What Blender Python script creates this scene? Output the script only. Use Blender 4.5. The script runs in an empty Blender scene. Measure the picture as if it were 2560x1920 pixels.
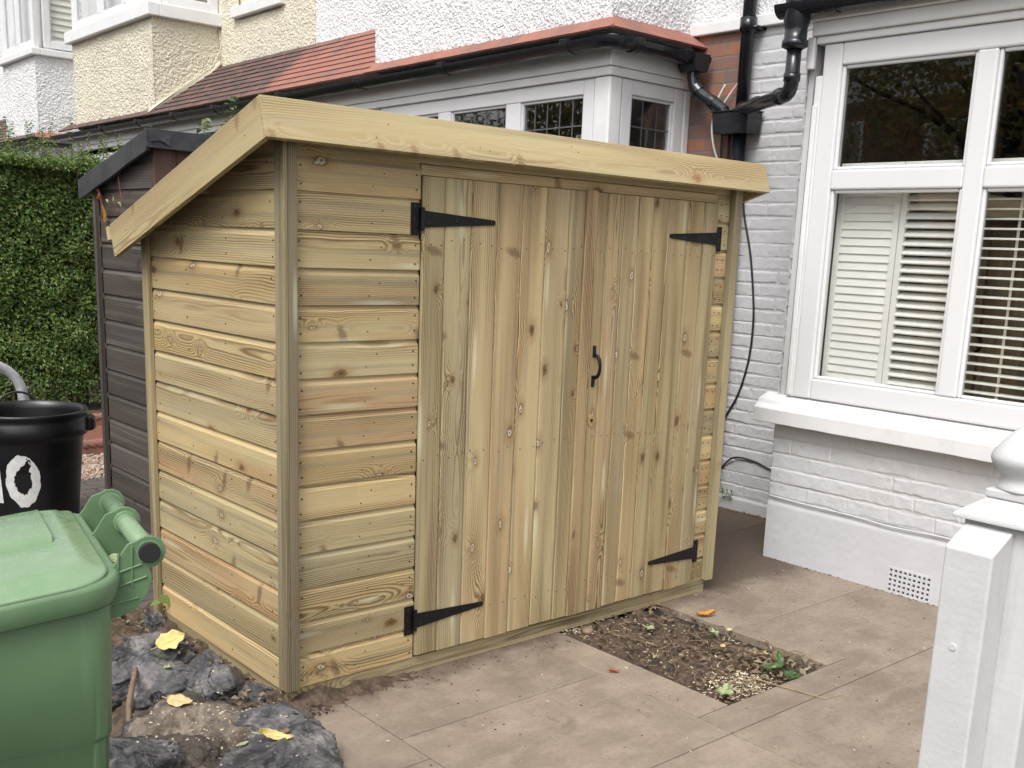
import bpy, bmesh, math, random
import numpy as np
from mathutils import Matrix, Vector

random.seed(7)
rng = np.random.default_rng(11)
S = bpy.context.scene
COL = S.collection
R = math.radians

# ------------------------------------------------------------------ camera, sky, sun, exposure
cam_data = bpy.data.cameras.new('camera')
cam = bpy.data.objects.new('camera', cam_data)
COL.objects.link(cam)
cr = Vector((0.74675069, -0.66377804, 0.04197766))
cu = Vector((0.10921262, 0.18463257, 0.97672075))
cd = Vector((0.65607622, 0.7247824, -0.21036743))
cam.matrix_world = Matrix(((cr.x, cu.x, -cd.x, -1.5622), (cr.y, cu.y, -cd.y, -2.8948), (cr.z, cu.z, -cd.z, 1.49297), (0, 0, 0, 1)))
cam_data.sensor_fit = 'HORIZONTAL'
cam_data.sensor_width = 36.0
cam_data.lens = 2645.41 / 2560 * 36
cam_data.shift_x = -(1340.249 - 1280) / 2560
cam_data.shift_y = (1191.563 - 960) / 2560
cam_data.clip_start = 0.05
cam_data.clip_end = 500
S.camera = cam

SUN_EL, SUN_AZ = R(54), R(206)      # direction towards the sun, measured from +X
world = bpy.data.worlds.new('World')
S.world = world
world.use_nodes = True
wn = world.node_tree
bg = wn.nodes['Background']
sky = wn.nodes.new('ShaderNodeTexSky')
sky.sky_type = 'NISHITA'
sky.sun_disc = False
sky.sun_elevation = SUN_EL
sky.sun_rotation = R(90) - SUN_AZ
sky.air_density = 1.0
sky.dust_density = 4.0
hs = wn.nodes.new('ShaderNodeHueSaturation')
hs.inputs['Saturation'].default_value = 0.12
wn.links.new(sky.outputs[0], hs.inputs['Color'])
wn.links.new(hs.outputs[0], bg.inputs['Color'])
bg.inputs['Strength'].default_value = 0.15

sun_d = bpy.data.lights.new('sun', 'SUN')
sun_d.energy = 0.95
sun_d.angle = R(22)
sun_d.color = (1.0, 0.965, 0.92)
sun = bpy.data.objects.new('sun', sun_d)
sv = Vector((math.cos(SUN_EL) * math.cos(SUN_AZ), math.cos(SUN_EL) * math.sin(SUN_AZ), math.sin(SUN_EL)))
sun.rotation_euler = sv.to_track_quat('Z', 'Y').to_euler()
sun.location = sv * 40
COL.objects.link(sun)

S.view_settings.view_transform = 'Standard'
S.view_settings.look = 'None'
S.view_settings.exposure = 0.87
S.view_settings.gamma = 1.0
S.render.engine = 'CYCLES'
S.cycles.use_denoising = True
S.cycles.max_bounces = 8
S.cycles.transparent_max_bounces = 12

# ------------------------------------------------------------------ node helpers
class G:
    def __init__(s, name):
        s.m = bpy.data.materials.new(name)
        s.m.use_nodes = True
        s.t = s.m.node_tree
        s.p = s.t.nodes['Principled BSDF']
        s.o = s.t.nodes['Material Output']
    def n(s, kind, ins=None, **props):
        nd = s.t.nodes.new('ShaderNode' + kind)
        for k, v in props.items():
            setattr(nd, k, v)
        for k, v in (ins or {}).items():
            s.put(nd.inputs[k], v)
        return nd
    def put(s, inp, v):
        if isinstance(v, bpy.types.NodeSocket):
            s.t.links.new(v, inp)
        elif isinstance(v, (tuple, list)) and len(v) == 3 and inp.type == 'RGBA':
            inp.default_value = (*v, 1)
        else:
            inp.default_value = v
    def math(s, op, a, b=0.0, c=0.0, clamp=False):
        nd = s.n('Math', {0: a, 1: b, 2: c}, operation=op, use_clamp=clamp)
        return nd.outputs[0]
    def mix(s, f, a, b, blend='MIX'):
        nd = s.n('Mix', data_type='RGBA', blend_type=blend)
        s.put(nd.inputs['Factor'], f)
        s.put(nd.inputs['A'], a)
        s.put(nd.inputs['B'], b)
        return nd.outputs['Result']
    def noise(s, vec, scale=1.0, detail=2.0, rough=0.5, dist=0.0):
        return s.n('TexNoise', {'Vector': vec, 'Scale': scale, 'Detail': detail, 'Roughness': rough, 'Distortion': dist}).outputs['Fac']
    def map(s, v, a, b, c=0.0, d=1.0, smooth=True):
        nd = s.n('MapRange', {0: v, 1: a, 2: b, 3: c, 4: d}, interpolation_type='SMOOTHSTEP' if smooth else 'LINEAR')
        return nd.outputs[0]
    def ramp(s, f, stops):
        nd = s.n('ValToRGB', {0: f})
        e = nd.color_ramp.elements
        while len(e) < len(stops):
            e.new(0.5)
        for el, (p, c) in zip(e, stops):
            el.position = p
            el.color = (*c, 1) if len(c) == 3 else c
        return nd.outputs[0]
    def xyz(s, x, y, z):
        return s.n('CombineXYZ', {0: x, 1: y, 2: z}).outputs[0]
    def attr(s):
        a = s.n('Attribute', attribute_name='gc')
        q = s.n('SeparateXYZ', {0: a.outputs['Vector']})
        return q.outputs[0], q.outputs[1], q.outputs[2]
    def obj(s):
        return s.n('TexCoord').outputs['Object']
    def wn(s, v):
        a = s.n('TexWhiteNoise', {'W': v}, noise_dimensions='1D')
        q = s.n('SeparateColor', {0: a.outputs['Color']})
        return q.outputs[0], q.outputs[1], q.outputs[2]
    def bump(s, h, strength=0.3, dist=0.002, normal=None):
        nd = s.n('Bump', {'Height': h, 'Strength': strength, 'Distance': dist})
        if normal is not None:
            s.put(nd.inputs['Normal'], normal)
        return nd.outputs[0]
    def fin(s, color=None, rough=None, normal=None, **kw):
        if color is not None: s.put(s.p.inputs['Base Color'], color)
        if rough is not None: s.put(s.p.inputs['Roughness'], rough)
        if normal is not None: s.put(s.p.inputs['Normal'], normal)
        for k, v in kw.items():
            s.put(s.p.inputs[k.replace('_', ' ')], v)
        return s.m

def wood(name, light, mids, late, knot, rough=0.72, contrast=1.0, streak=(0.30, 0.27, 0.17), freq=135.0, resin=0.6, knots=0.62, spikes=0.26, tintvar=1.0, tone=(1, 1, 1)):
    g = G(name)
    u, v, sd = g.attr()
    r1, r2, r3 = g.wn(sd)
    s1 = g.math('MULTIPLY', sd, 37.71)
    p_low = g.xyz(g.math('MULTIPLY', u, 1.7), g.math('MULTIPLY', v, 9.0), s1)
    n1 = g.math('SUBTRACT', g.noise(p_low, 1.0, 2.0, 0.5), 0.5)
    p_mid = g.xyz(g.math('MULTIPLY', u, 7.0), g.math('MULTIPLY', v, 30.0), s1)
    n2 = g.math('SUBTRACT', g.noise(p_mid, 1.0, 2.0, 0.5), 0.5)
    # knots: cells stretched along the grain
    kw = g.math('MULTIPLY', g.math('SUBTRACT', g.noise(g.xyz(g.math('MULTIPLY', u, 40.0), g.math('MULTIPLY', v, 60.0), s1), 1.0, 2.0), 0.5), 0.10)
    p_k = g.xyz(g.math('ADD', g.math('ADD', g.math('MULTIPLY', u, 3.0), g.math('MULTIPLY', sd, 13.37)), kw), g.math('ADD', g.math('ADD', g.math('MULTIPLY', v, 5.6), g.math('MULTIPLY', sd, 7.13)), kw), 0.0)
    vk = g.n('TexVoronoi', {'Vector': p_k, 'Scale': 1.0, 'Randomness': 0.9}, voronoi_dimensions='2D', feature='F1')
    kc = g.n('SeparateColor', {0: vk.outputs['Color']})
    dk = g.math('DIVIDE', vk.outputs['Distance'], g.math('ADD', g.math('MULTIPLY', kc.outputs[1], 0.62), 0.34))
    sel = g.math('GREATER_THAN', kc.outputs[0], 1.0 - knots)
    k2 = g.math('POWER', g.math('DIVIDE', dk, 0.26), 2.0)
    kb = g.math('MULTIPLY', g.math('EXPONENT', g.math('MULTIPLY', k2, -1.0)), sel)
    # spike knots: strokes across the board
    p_s = g.xyz(g.math('ADD', g.math('ADD', g.math('MULTIPLY', u, 9.0), g.math('MULTIPLY', v, 2.4)), g.math('MULTIPLY', sd, 5.77)), g.math('ADD', g.math('MULTIPLY', v, 4.0), g.math('MULTIPLY', sd, 3.31)), 0.0)
    p_s = g.n('VectorMath', {0: p_s, 1: g.n('VectorMath', {0: g.n('TexNoise', {'Vector': g.xyz(g.math('MULTIPLY', u, 30.0), g.math('MULTIPLY', v, 30.0), s1)}).outputs['Color'], 1: (0.26, 0.16, 0.0)}, operation='MULTIPLY').outputs[0]}, operation='ADD').outputs[0]
    vs = g.n('TexVoronoi', {'Vector': p_s, 'Scale': 1.0, 'Randomness': 1.0}, voronoi_dimensions='2D', feature='F1')
    sc = g.n('SeparateColor', {0: vs.outputs['Color']})
    ssel = g.math('GREATER_THAN', sc.outputs[1], 1.0 - spikes)
    spike = g.math('MULTIPLY', g.map(vs.outputs['Distance'], 0.20, 0.07), ssel)
    # growth rings around a pith off the face
    c = g.math('MULTIPLY', g.math('SUBTRACT', r1, 0.5), 0.22)
    dv = g.math('SUBTRACT', v, c)
    h = g.math('ADD', g.math('MULTIPLY', r2, 0.05), 0.008)
    rr = g.math('SQRT', g.math('ADD', g.math('MULTIPLY', dv, dv), g.math('MULTIPLY', h, h)))
    ph = g.math('MULTIPLY', rr, g.math('MULTIPLY', g.math('ADD', g.math('MULTIPLY', r2, 0.85), 0.50), freq))
    ph = g.math('ADD', ph, g.math('MULTIPLY', n1, 4.6))
    ph = g.math('ADD', ph, g.math('MULTIPLY', n2, 0.55))
    ph = g.math('ADD', ph, g.math('MULTIPLY', kb, 4.5))
    ph = g.math('ADD', ph, g.math('MULTIPLY', g.map(vs.outputs['Distance'], 0.55, 0.0), g.math('MULTIPLY', ssel, 1.5)))
    fr = g.math('FRACT', ph)
    ring = g.ramp(fr, [(0.0, (0.1,) * 3), (0.30, (0.0,) * 3), (0.74, (1.0,) * 3), (0.88, (0.75,) * 3), (1.0, (0.1,) * 3)])
    amp = g.math('MULTIPLY', g.map(g.noise(g.xyz(g.math('MULTIPLY', u, 1.1), g.math('MULTIPLY', v, 14.0), s1), 1.0, 1.0), 0.34, 0.70, 0.10, 1.0), contrast)
    ringf = g.math('MULTIPLY', ring, amp, clamp=True)
    fib = g.noise(g.xyz(g.math('MULTIPLY', u, 9.0), g.math('MULTIPLY', v, 520.0), s1), 1.0, 3.0, 0.6)
    # board tint
    base = g.ramp(r3, [(0.0, mids[0]), (0.33, mids[1]), (0.66, mids[2]), (1.0, mids[3])])
    base = g.mix(g.map(g.noise(g.xyz(g.math('MULTIPLY', u, 0.9), g.math('MULTIPLY', v, 12.0), g.math('ADD', s1, 5.0)), 1.0, 2.0), 0.25, 0.6), light, base)
    st = g.map(g.noise(g.xyz(g.math('MULTIPLY', u, 0.8), g.math('MULTIPLY', v, 42.0), g.math('ADD', s1, 9.0)), 1.0, 2.0), 0.50, 0.72)
    base = g.mix(g.math('MULTIPLY', st, 0.75), base, streak)
    colr = g.mix(ringf, base, g.mix(0.5, g.mix(1.0, base, late, 'MULTIPLY'), late))
    colr = g.mix(g.map(fib, 0.35, 0.7, 0.0, 0.22), colr, late)
    kn = g.math('MULTIPLY', g.map(dk, 0.098, 0.060), sel)
    colr = g.mix(g.math('MULTIPLY', kn, 0.90), colr, knot)
    halo = g.math('MULTIPLY', g.map(dk, 0.24, 0.07), g.math('MULTIPLY', sel, 0.40))
    colr = g.mix(halo, colr, (knot[0] * 1.9, knot[1] * 1.8, knot[2] * 1.6))
    rs = g.math('MULTIPLY', g.map(dk, 0.066, 0.040), g.math('MULTIPLY', g.math('GREATER_THAN', kc.outputs[2], 0.45), sel))
    colr = g.mix(g.math('MULTIPLY', rs, resin), colr, (0.62, 0.60, 0.46))
    dot = g.math('MULTIPLY', g.map(dk, 0.026, 0.016), sel)
    colr = g.mix(g.math('MULTIPLY', dot, 0.8), colr, (knot[0] * 0.5, knot[1] * 0.45, knot[2] * 0.4))
    colr = g.mix(g.math('MULTIPLY', spike, 0.62), colr, knot)
    vp = g.n('TexVoronoi', {'Vector': g.xyz(g.math('ADD', g.math('MULTIPLY', u, 2.2), g.math('MULTIPLY', sd, 3.9)), g.math('ADD', g.math('MULTIPLY', v, 22.0), g.math('MULTIPLY', sd, 9.1)), 0.0), 'Scale': 1.0}, voronoi_dimensions='2D', feature='F1')
    pc = g.n('SeparateColor', {0: vp.outputs['Color']})
    pale = g.math('MULTIPLY', g.map(vp.outputs['Distance'], 0.30, 0.05), g.math('GREATER_THAN', pc.outputs[0], 0.93))
    colr = g.mix(g.math('MULTIPLY', pale, g.math('MULTIPLY', resin, 0.75)), colr, (0.56, 0.58, 0.43))
    br = g.map(r1, 0.0, 1.0, 1.0 - 0.17 * tintvar, 1.0 + 0.13 * tintvar, False)
    colr = g.mix(1.0, colr, g.n('CombineColor', {0: g.math('MULTIPLY', br, tone[0]), 1: g.math('MULTIPLY', br, tone[1]), 2: g.math('MULTIPLY', br, tone[2])}).outputs[0], 'MULTIPLY')
    b = g.bump(g.math('ADD', g.math('MULTIPLY', ringf, -0.5), g.math('MULTIPLY', fib, 0.6)), 0.25, 0.0012)
    return g.fin(colr, rough, b, **{'Specular_IOR_Level': 0.3})

def plain(name, col, rough=0.5, var=0.12, scale=6.0, bump=0.0, bscale=120.0, spec=0.5, metal=0.0, col2=None, dist=0.001):
    g = G(name)
    o = g.obj()
    n = g.noise(o, scale, 4.0, 0.6)
    dark = col2 or tuple(c * (1 - var * 2) for c in col)
    c = g.mix(g.map(n, 0.3, 0.75), col, dark)
    nm = None
    if bump:
        nm = g.bump(g.noise(o, bscale, 3.0, 0.6), bump, dist)
    m = g.fin(c, rough, nm, **{'Specular_IOR_Level': spec, 'Metallic': metal})
    return m

M = {}
M['pine'] = wood('treated_pine', (0.465, 0.385, 0.215), [(0.40, 0.350, 0.205), (0.49, 0.370, 0.182), (0.475, 0.312, 0.165), (0.315, 0.295, 0.185)], (0.20, 0.130, 0.060), (0.105, 0.060, 0.028), contrast=1.15, knots=0.80, spikes=0.16, tone=(1.07, 1.05, 1.035), tintvar=1.4, streak=(0.275, 0.255, 0.165), freq=185.0)
M['pine_door'] = wood('treated_pine_door', (0.455, 0.378, 0.213), [(0.395, 0.345, 0.200), (0.445, 0.355, 0.190), (0.415, 0.300, 0.165), (0.335, 0.305, 0.190)], (0.18, 0.118, 0.057), (0.095, 0.055, 0.028), streak=(0.235, 0.215, 0.145), knots=0.88, spikes=0.07, contrast=1.4, tone=(1.07, 1.05, 1.035), freq=205.0, tintvar=1.1)
M['pine_fascia'] = wood('treated_pine_fascia', (0.50, 0.425, 0.245), [(0.47, 0.40, 0.23), (0.49, 0.405, 0.22), (0.46, 0.37, 0.21), (0.45, 0.385, 0.235)], (0.27, 0.185, 0.085), (0.20, 0.115, 0.052), freq=165.0, resin=0.1, tone=(1.07, 1.05, 1.035), streak=(0.38, 0.33, 0.205), knots=0.35, spikes=0.42)
M['pine_batten'] = wood('treated_pine_batten', (0.43, 0.36, 0.205), [(0.40, 0.335, 0.192), (0.385, 0.305, 0.17), (0.30, 0.26, 0.155), (0.24, 0.215, 0.142)], (0.15, 0.105, 0.053), (0.12, 0.075, 0.035), freq=210.0, streak=(0.155, 0.138, 0.097), knots=0.4, spikes=0.0)
M['pine_grey'] = wood('weathered_pine_batten', (0.27, 0.225, 0.150), [(0.24, 0.20, 0.135), (0.27, 0.22, 0.14), (0.22, 0.185, 0.125), (0.25, 0.215, 0.145)], (0.10, 0.075, 0.045), (0.10, 0.065, 0.035), freq=230.0, streak=(0.13, 0.112, 0.08), knots=0.3, spikes=0.0)
M['pine_brown'] = wood('brown_pine_strip', (0.37, 0.270, 0.155), [(0.34, 0.245, 0.135), (0.38, 0.275, 0.15), (0.33, 0.23, 0.13), (0.36, 0.27, 0.155)], (0.13, 0.078, 0.038), (0.10, 0.06, 0.03), freq=120.0, streak=(0.24, 0.17, 0.10), knots=0.7, spikes=0.0, contrast=1.4)
M['black_board'] = wood('black_stained_board', (0.090, 0.076, 0.066), [(0.078, 0.068, 0.061), (0.092, 0.075, 0.063), (0.072, 0.064, 0.060), (0.094, 0.070, 0.054)], (0.042, 0.034, 0.029), (0.030, 0.024, 0.020), rough=0.55, contrast=0.7, streak=(0.155, 0.136, 0.118), resin=0.15, spikes=0.1, knots=0.4, tintvar=1.6)
M['red_board'] = wood('faded_red_board', (0.135, 0.072, 0.060), [(0.125, 0.066, 0.056), (0.14, 0.078, 0.062), (0.115, 0.062, 0.052), (0.14, 0.08, 0.064)], (0.06, 0.032, 0.026), (0.05, 0.026, 0.02), contrast=0.5, streak=(0.09, 0.055, 0.048), resin=0.1, spikes=0.0)
M['black_iron'] = plain('black_iron', (0.0055, 0.0055, 0.006), 0.45, 0.2, 40, 0.15, 300, spec=0.3)
M['screw'] = plain('dark_screw', (0.05, 0.05, 0.05), 0.35, 0.2, 40, metal=0.7)
M['nail'] = plain('nail_hole', (0.03, 0.022, 0.014), 0.6)
M['felt'] = plain('roofing_felt', (0.045, 0.055, 0.045), 0.9, 0.2, 30, 0.5, 500)
M['felt_black'] = plain('black_roofing_trim', (0.030, 0.031, 0.034), 0.6, 0.25, 14, 0.5, 90, dist=0.003, col2=(0.055, 0.056, 0.06))
M['brass'] = plain('worn_brass', (0.52, 0.33, 0.13), 0.45, 0.2, 60, metal=0.2)
M['upvc'] = plain('white_upvc', (0.67, 0.67, 0.68), 0.28, 0.02, 2)
M['white_gloss'] = plain('white_gloss_paint', (0.73, 0.73, 0.73), 0.4, 0.05, 4, 0.25, 60)
M['pier_paint'] = None
M['shutter'] = plain('ivory_shutter_paint', (0.83, 0.825, 0.79), 0.4, 0.02, 3)
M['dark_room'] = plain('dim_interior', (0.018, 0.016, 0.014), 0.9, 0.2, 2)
M['curtain_or_glare_board'] = plain('pale_curtain_or_glare', (0.60, 0.60, 0.58), 0.9, 0.05, 3)  # curtain cloth next door; elsewhere boards whose paleness imitates sky-bright panes
M['lead'] = plain('lead_strip', (0.10, 0.10, 0.105), 0.5, 0.1, 30)
M['black_pvc'] = plain('black_pvc_pipe', (0.010, 0.011, 0.014), 0.22, 0.3, 12, 0.06, 40, col2=(0.018, 0.02, 0.026))
M['cable_black'] = plain('black_cable', (0.02, 0.02, 0.022), 0.5)
M['cable_white'] = plain('white_cable', (0.62, 0.61, 0.58), 0.5)
M['galv'] = plain('galvanised_steel', (0.50, 0.51, 0.53), 0.35, 0.15, 18, 0.1, 60, metal=0.35)
M['bin_black'] = plain('black_bin_plastic', (0.009, 0.009, 0.010), 0.34, 0.2, 10, 0.08, 50)
M['sooty_paint'] = plain('flaking_white_paint', (0.62, 0.62, 0.60), 0.7, 0.1, 30)
M['bin_green'] = plain('green_bin_plastic', (0.125, 0.205, 0.105), 0.36, 0.10, 5, 0.10, 200, col2=(0.105, 0.178, 0.092))
M['bin_lid'] = plain('green_bin_lid_plastic', (0.175, 0.268, 0.155), 0.26, 0.10, 7, 0.12, 160, col2=(0.225, 0.315, 0.20))
def bin_plastic(name, a, b, rough):
    g = G(name)
    o = g.obj()
    c = g.mix(g.map(g.noise(o, 5.0, 4.0, 0.6), 0.3, 0.72), a, b)
    st = g.noise(g.n('Mapping', {'Vector': o, 'Scale': (30.0, 30.0, 2.5)}).outputs[0], 1.0, 4.0, 0.7)
    c = g.mix(g.map(st, 0.55, 0.78, 0, 0.35), c, (0.26, 0.30, 0.22))
    c = g.mix(g.map(g.noise(o, 26.0, 5.0, 0.72, 1.5), 0.60, 0.80, 0, 0.16), c, (0.30, 0.36, 0.27))
    c = g.mix(g.map(g.noise(o, 3.2, 5.0, 0.7), 0.55, 0.80, 0, 0.22), c, (0.085, 0.115, 0.065))
    c = g.mix(g.map(g.noise(o, 190.0, 2.0), 0.70, 0.76, 0, 0.5), c, (0.10, 0.09, 0.06))
    return g.fin(c, g.map(st, 0.3, 0.7, rough - .06, rough + .14), g.bump(g.noise(o, 180.0, 2.0), 0.10, 0.001))
M['bin_green'] = bin_plastic('green_bin_plastic_worn', (0.118, 0.200, 0.100), (0.098, 0.170, 0.086), 0.36)
M['bin_lid'] = bin_plastic('green_bin_lid_plastic_worn', (0.148, 0.242, 0.130), (0.185, 0.275, 0.165), 0.25)
M['rubber'] = plain('black_rubber', (0.015, 0.015, 0.016), 0.6)
M['leaf_yellow'] = plain('yellow_leaf', (0.66, 0.54, 0.22), 0.6, 0.1, 50)
M['leaf_buff'] = plain('buff_leaf', (0.60, 0.46, 0.24), 0.6, 0.12, 60)
M['leaf_orange'] = plain('orange_leaf', (0.55, 0.24, 0.035), 0.6, 0.15, 50)
M['leaf_red'] = plain('red_brown_leaf', (0.32, 0.09, 0.045), 0.6, 0.15, 50)
M['leaf_green'] = plain('green_leaf', (0.05, 0.105, 0.026), 0.5, 0.15, 50)
M['leaf_pale'] = plain('pale_green_leaf', (0.33, 0.40, 0.20), 0.6, 0.15, 50)
M['leaf_dry'] = plain('dry_leaf', (0.22, 0.15, 0.09), 0.7, 0.2, 50)
M['twig'] = plain('dry_twig', (0.19, 0.13, 0.08), 0.8, 0.2, 40)
M['stem_pale'] = plain('pale_stem', (0.33, 0.25, 0.13), 0.7, 0.2, 40)
M['woodchip'] = plain('pale_wood_chips', (0.74, 0.64, 0.46), 0.8, 0.12, 90)
M['pebble'] = plain('brown_pebble', (0.24, 0.165, 0.115), 0.6, 0.15, 60)
M['asphalt'] = plain('asphalt', (0.05, 0.05, 0.052), 0.9, 0.15, 8, 0.6, 300)
M['bark'] = plain('bark', (0.07, 0.052, 0.04), 0.9, 0.2, 12, 0.6, 60)
M['mortar'] = plain('joint_mortar', (0.045, 0.036, 0.029), 0.95, 0.2, 60)

def glass_mat():
    g = G('window_glass')
    bf = g.n('NewGeometry').outputs['Backfacing']
    fr = g.n('Fresnel', {'IOR': g.math('ADD', g.math('MULTIPLY', bf, 1 / 1.78 - 1.78), 1.78)})
    tr = g.n('BsdfTransparent', {'Color': (0.975, 0.98, 0.975, 1)})
    gl = g.n('BsdfGlossy', {'Roughness': 0.012, 'Color': (1, 1, 1, 1)})
    o = g.obj()
    nb = g.bump(g.noise(o, 2.2, 1.0), 0.06, 0.02)
    g.put(gl.inputs['Normal'], nb)
    mx = g.n('MixShader', {0: fr.outputs[0], 1: tr.outputs[0], 2: gl.outputs[0]})
    g.t.links.new(mx.outputs[0], g.o.inputs[0])
    return g.m
M['glass'] = glass_mat()

def render_mat(name, a, b, dirt=0.0):
    g = G(name)
    o = g.obj()
    c = g.mix(g.map(g.noise(o, 1.3, 4.0, 0.6), 0.35, 0.7), a, b)
    c = g.mix(g.math('MULTIPLY', g.map(g.noise(o, 22.0, 3.0, 0.65), 0.58, 0.75), 0.25 + dirt), c, tuple(x * 0.62 for x in b))
    nb = g.bump(g.noise(o, 160.0, 3.0, 0.6), 0.35, 0.002)
    return g.fin(c, 0.85, nb, **{'Specular_IOR_Level': 0.25})
M['render_white'] = render_mat('white_pebbledash', (0.70, 0.70, 0.705), (0.65, 0.65, 0.655))
M['render_cream'] = render_mat('cream_pebbledash', (0.645, 0.60, 0.485), (0.60, 0.56, 0.465), 0.1)
def old_paint(name, a, b, grime):
    g = G(name)
    o = g.obj()
    c = g.mix(g.map(g.noise(o, 9.0, 4.0, 0.6), 0.35, 0.7), a, b)
    st = g.noise(g.n('Mapping', {'Vector': o, 'Scale': (24.0, 24.0, 3.0)}).outputs[0], 1.0, 4.0, 0.65)
    c = g.mix(g.map(st, 0.56, 0.78, 0, 0.38), c, grime)
    c = g.mix(g.map(g.noise(o, 85.0, 3.0, 0.6), 0.66, 0.74, 0, 0.5), c, grime)
    chip = g.map(g.noise(o, 34.0, 5.0, 0.75), 0.70, 0.72, 0, 1)
    c = g.mix(g.math('MULTIPLY', chip, 0.5), c, (0.36, 0.34, 0.31))
    brush = g.noise(g.n('Mapping', {'Vector': o, 'Scale': (3.0, 3.0, 13.0)}).outputs[0], 1.0, 3.0, 0.6)
    h = g.math('ADD', g.math('MULTIPLY', brush, 1.0), g.math('ADD', g.math('MULTIPLY', g.noise(o, 110.0, 3.0), 0.35), g.math('MULTIPLY', chip, -0.35)))
    return g.fin(c, 0.5, g.bump(h, 0.42, 0.004))
M['pier_paint'] = old_paint('white_masonry_paint', (0.55, 0.55, 0.548), (0.515, 0.515, 0.512), (0.37, 0.36, 0.335))
M['brick_painted'] = render_mat('white_painted_brick', (0.53, 0.53, 0.538), (0.495, 0.495, 0.505))
M['plinth'] = render_mat('white_painted_plinth', (0.52, 0.52, 0.533), (0.485, 0.485, 0.50))

def brick_mat():
    g = G('red_brick')
    o = g.n('SeparateXYZ', {0: g.obj()})
    v = g.xyz(g.math('ADD', o.outputs[1], o.outputs[0]), o.outputs[2], 0.0)
    b = g.n('TexBrick', {'Vector': v, 'Scale': 1.0, 'Color1': (0.30, 0.125, 0.075, 1), 'Color2': (0.140, 0.105, 0.095, 1), 'Mortar': (0.17, 0.145, 0.13, 1),
                         'Mortar Size': 0.006, 'Brick Width': 0.225, 'Row Height': 0.075, 'Bias': -0.1, 'Mortar Smooth': 0.3})
    c = g.mix(g.map(g.noise(g.obj(), 25.0, 4.0), 0.35, 0.85, 0.0, 0.5), b.outputs[0], (0.16, 0.115, 0.10))
    nb = g.bump(g.math('SUBTRACT', g.math('MULTIPLY', g.noise(g.obj(), 90.0, 3.0), 0.3), b.outputs['Fac']), 0.6, 0.006)
    return g.fin(c, 0.85, nb)
M['brick'] = brick_mat()

def tile_mat():
    g = G('clay_roof_tile')
    u, v, s = g.attr()
    a, b, c_ = g.wn(s)
    c = g.ramp(a, [(0, (0.27, 0.112, 0.080)), (0.5, (0.31, 0.130, 0.095)), (0.8, (0.25, 0.115, 0.09)), (1, (0.20, 0.105, 0.09))])
    c = g.mix(g.map(g.noise(g.obj(), 14.0, 4.0, 0.7), 0.45, 0.8, 0, 0.5), c, (0.16, 0.085, 0.07))
    # old moss and soot on the run beside the cream bay
    q = g.n('SeparateXYZ', {0: g.obj()})
    old = g.map(g.math('ADD', v, g.math('MULTIPLY', g.noise(g.obj(), 2.5, 4.0, 0.7), 2.2)), 6.2, 7.0)
    c = g.mix(g.math('MULTIPLY', old, g.map(g.noise(g.obj(), 9.0, 4.0, 0.7), 0.25, 0.6, 0.35, 0.95)), c, (0.055, 0.042, 0.040))
    c = g.mix(g.map(g.noise(g.obj(), 60.0, 2.0), 0.70, 0.78, 0, 0.55), c, (0.40, 0.36, 0.32))
    nb = g.bump(g.noise(g.obj(), 120.0, 3.0), 0.3, 0.002)
    return g.fin(c, 0.8, nb)
M['tile'] = tile_mat()

def slab_mat():
    g = G('brown_paving_slab')
    u, v, s = g.attr()
    a, b, c_ = g.wn(s)
    o = g.obj()
    big = g.noise(o, 2.3, 5.0, 0.62)
    st = g.noise(g.n('Mapping', {'Vector': o, 'Scale': (4.0, 7.5, 1.0)}).outputs[0], 1.6, 5.0, 0.7)
    fine = g.noise(o, 55.0, 4.0, 0.7)
    c = g.mix(g.map(big, 0.30, 0.72), (0.172, 0.137, 0.104), (0.262, 0.212, 0.165))
    c = g.mix(g.map(st, 0.42, 0.72, 0, 0.55), c, (0.32, 0.265, 0.21))
    c = g.mix(g.map(fine, 0.50, 0.78, 0, 0.45), c, (0.10, 0.078, 0.060))
    c = g.mix(g.map(g.noise(o, 160.0, 2.0), 0.64, 0.74, 0, 0.35), c, (0.42, 0.37, 0.30))
    c = g.mix(g.map(g.noise(o, 6.0, 5.0, 0.75, 0.6), 0.56, 0.72, 0, 0.5), c, (0.092, 0.072, 0.056))
    # trodden soil near the shed
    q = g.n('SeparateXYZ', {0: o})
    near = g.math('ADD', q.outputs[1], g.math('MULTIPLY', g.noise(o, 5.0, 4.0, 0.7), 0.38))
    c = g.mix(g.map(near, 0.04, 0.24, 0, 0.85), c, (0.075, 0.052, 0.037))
    br = g.map(a, 0, 1, 0.92, 1.08, False)
    c = g.mix(1.0, c, g.n('CombineColor', {0: br, 1: br, 2: br}).outputs[0], 'MULTIPLY')
    nb = g.bump(g.math('ADD', st, g.math('MULTIPLY', fine, 0.5)), 0.22, 0.004)
    return g.fin(c, g.map(fine, 0.3, 0.7, 0.55, 0.8), nb, **{'Specular_IOR_Level': 0.35})
M['slab'] = slab_mat()

def soil_mat(name, a, b, chip):
    g = G(name)
    o = g.obj()
    c = g.mix(g.map(g.noise(o, 26.0, 5.0, 0.7), 0.35, 0.68), a, b)
    c = g.mix(g.map(g.noise(o, 190.0, 2.0), 0.68, 0.76, 0, 0.6), c, chip)
    nb = g.bump(g.noise(o, 110.0, 4.0, 0.7), 0.7, 0.006)
    return g.fin(c, 0.95, nb, **{'Specular_IOR_Level': 0.2})
M['soil'] = soil_mat('brown_soil', (0.058, 0.041, 0.030), (0.130, 0.094, 0.068), (0.30, 0.24, 0.175))
M['ground'] = soil_mat('bare_ground', (0.045, 0.036, 0.030), (0.085, 0.068, 0.055), (0.2, 0.16, 0.13))

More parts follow.
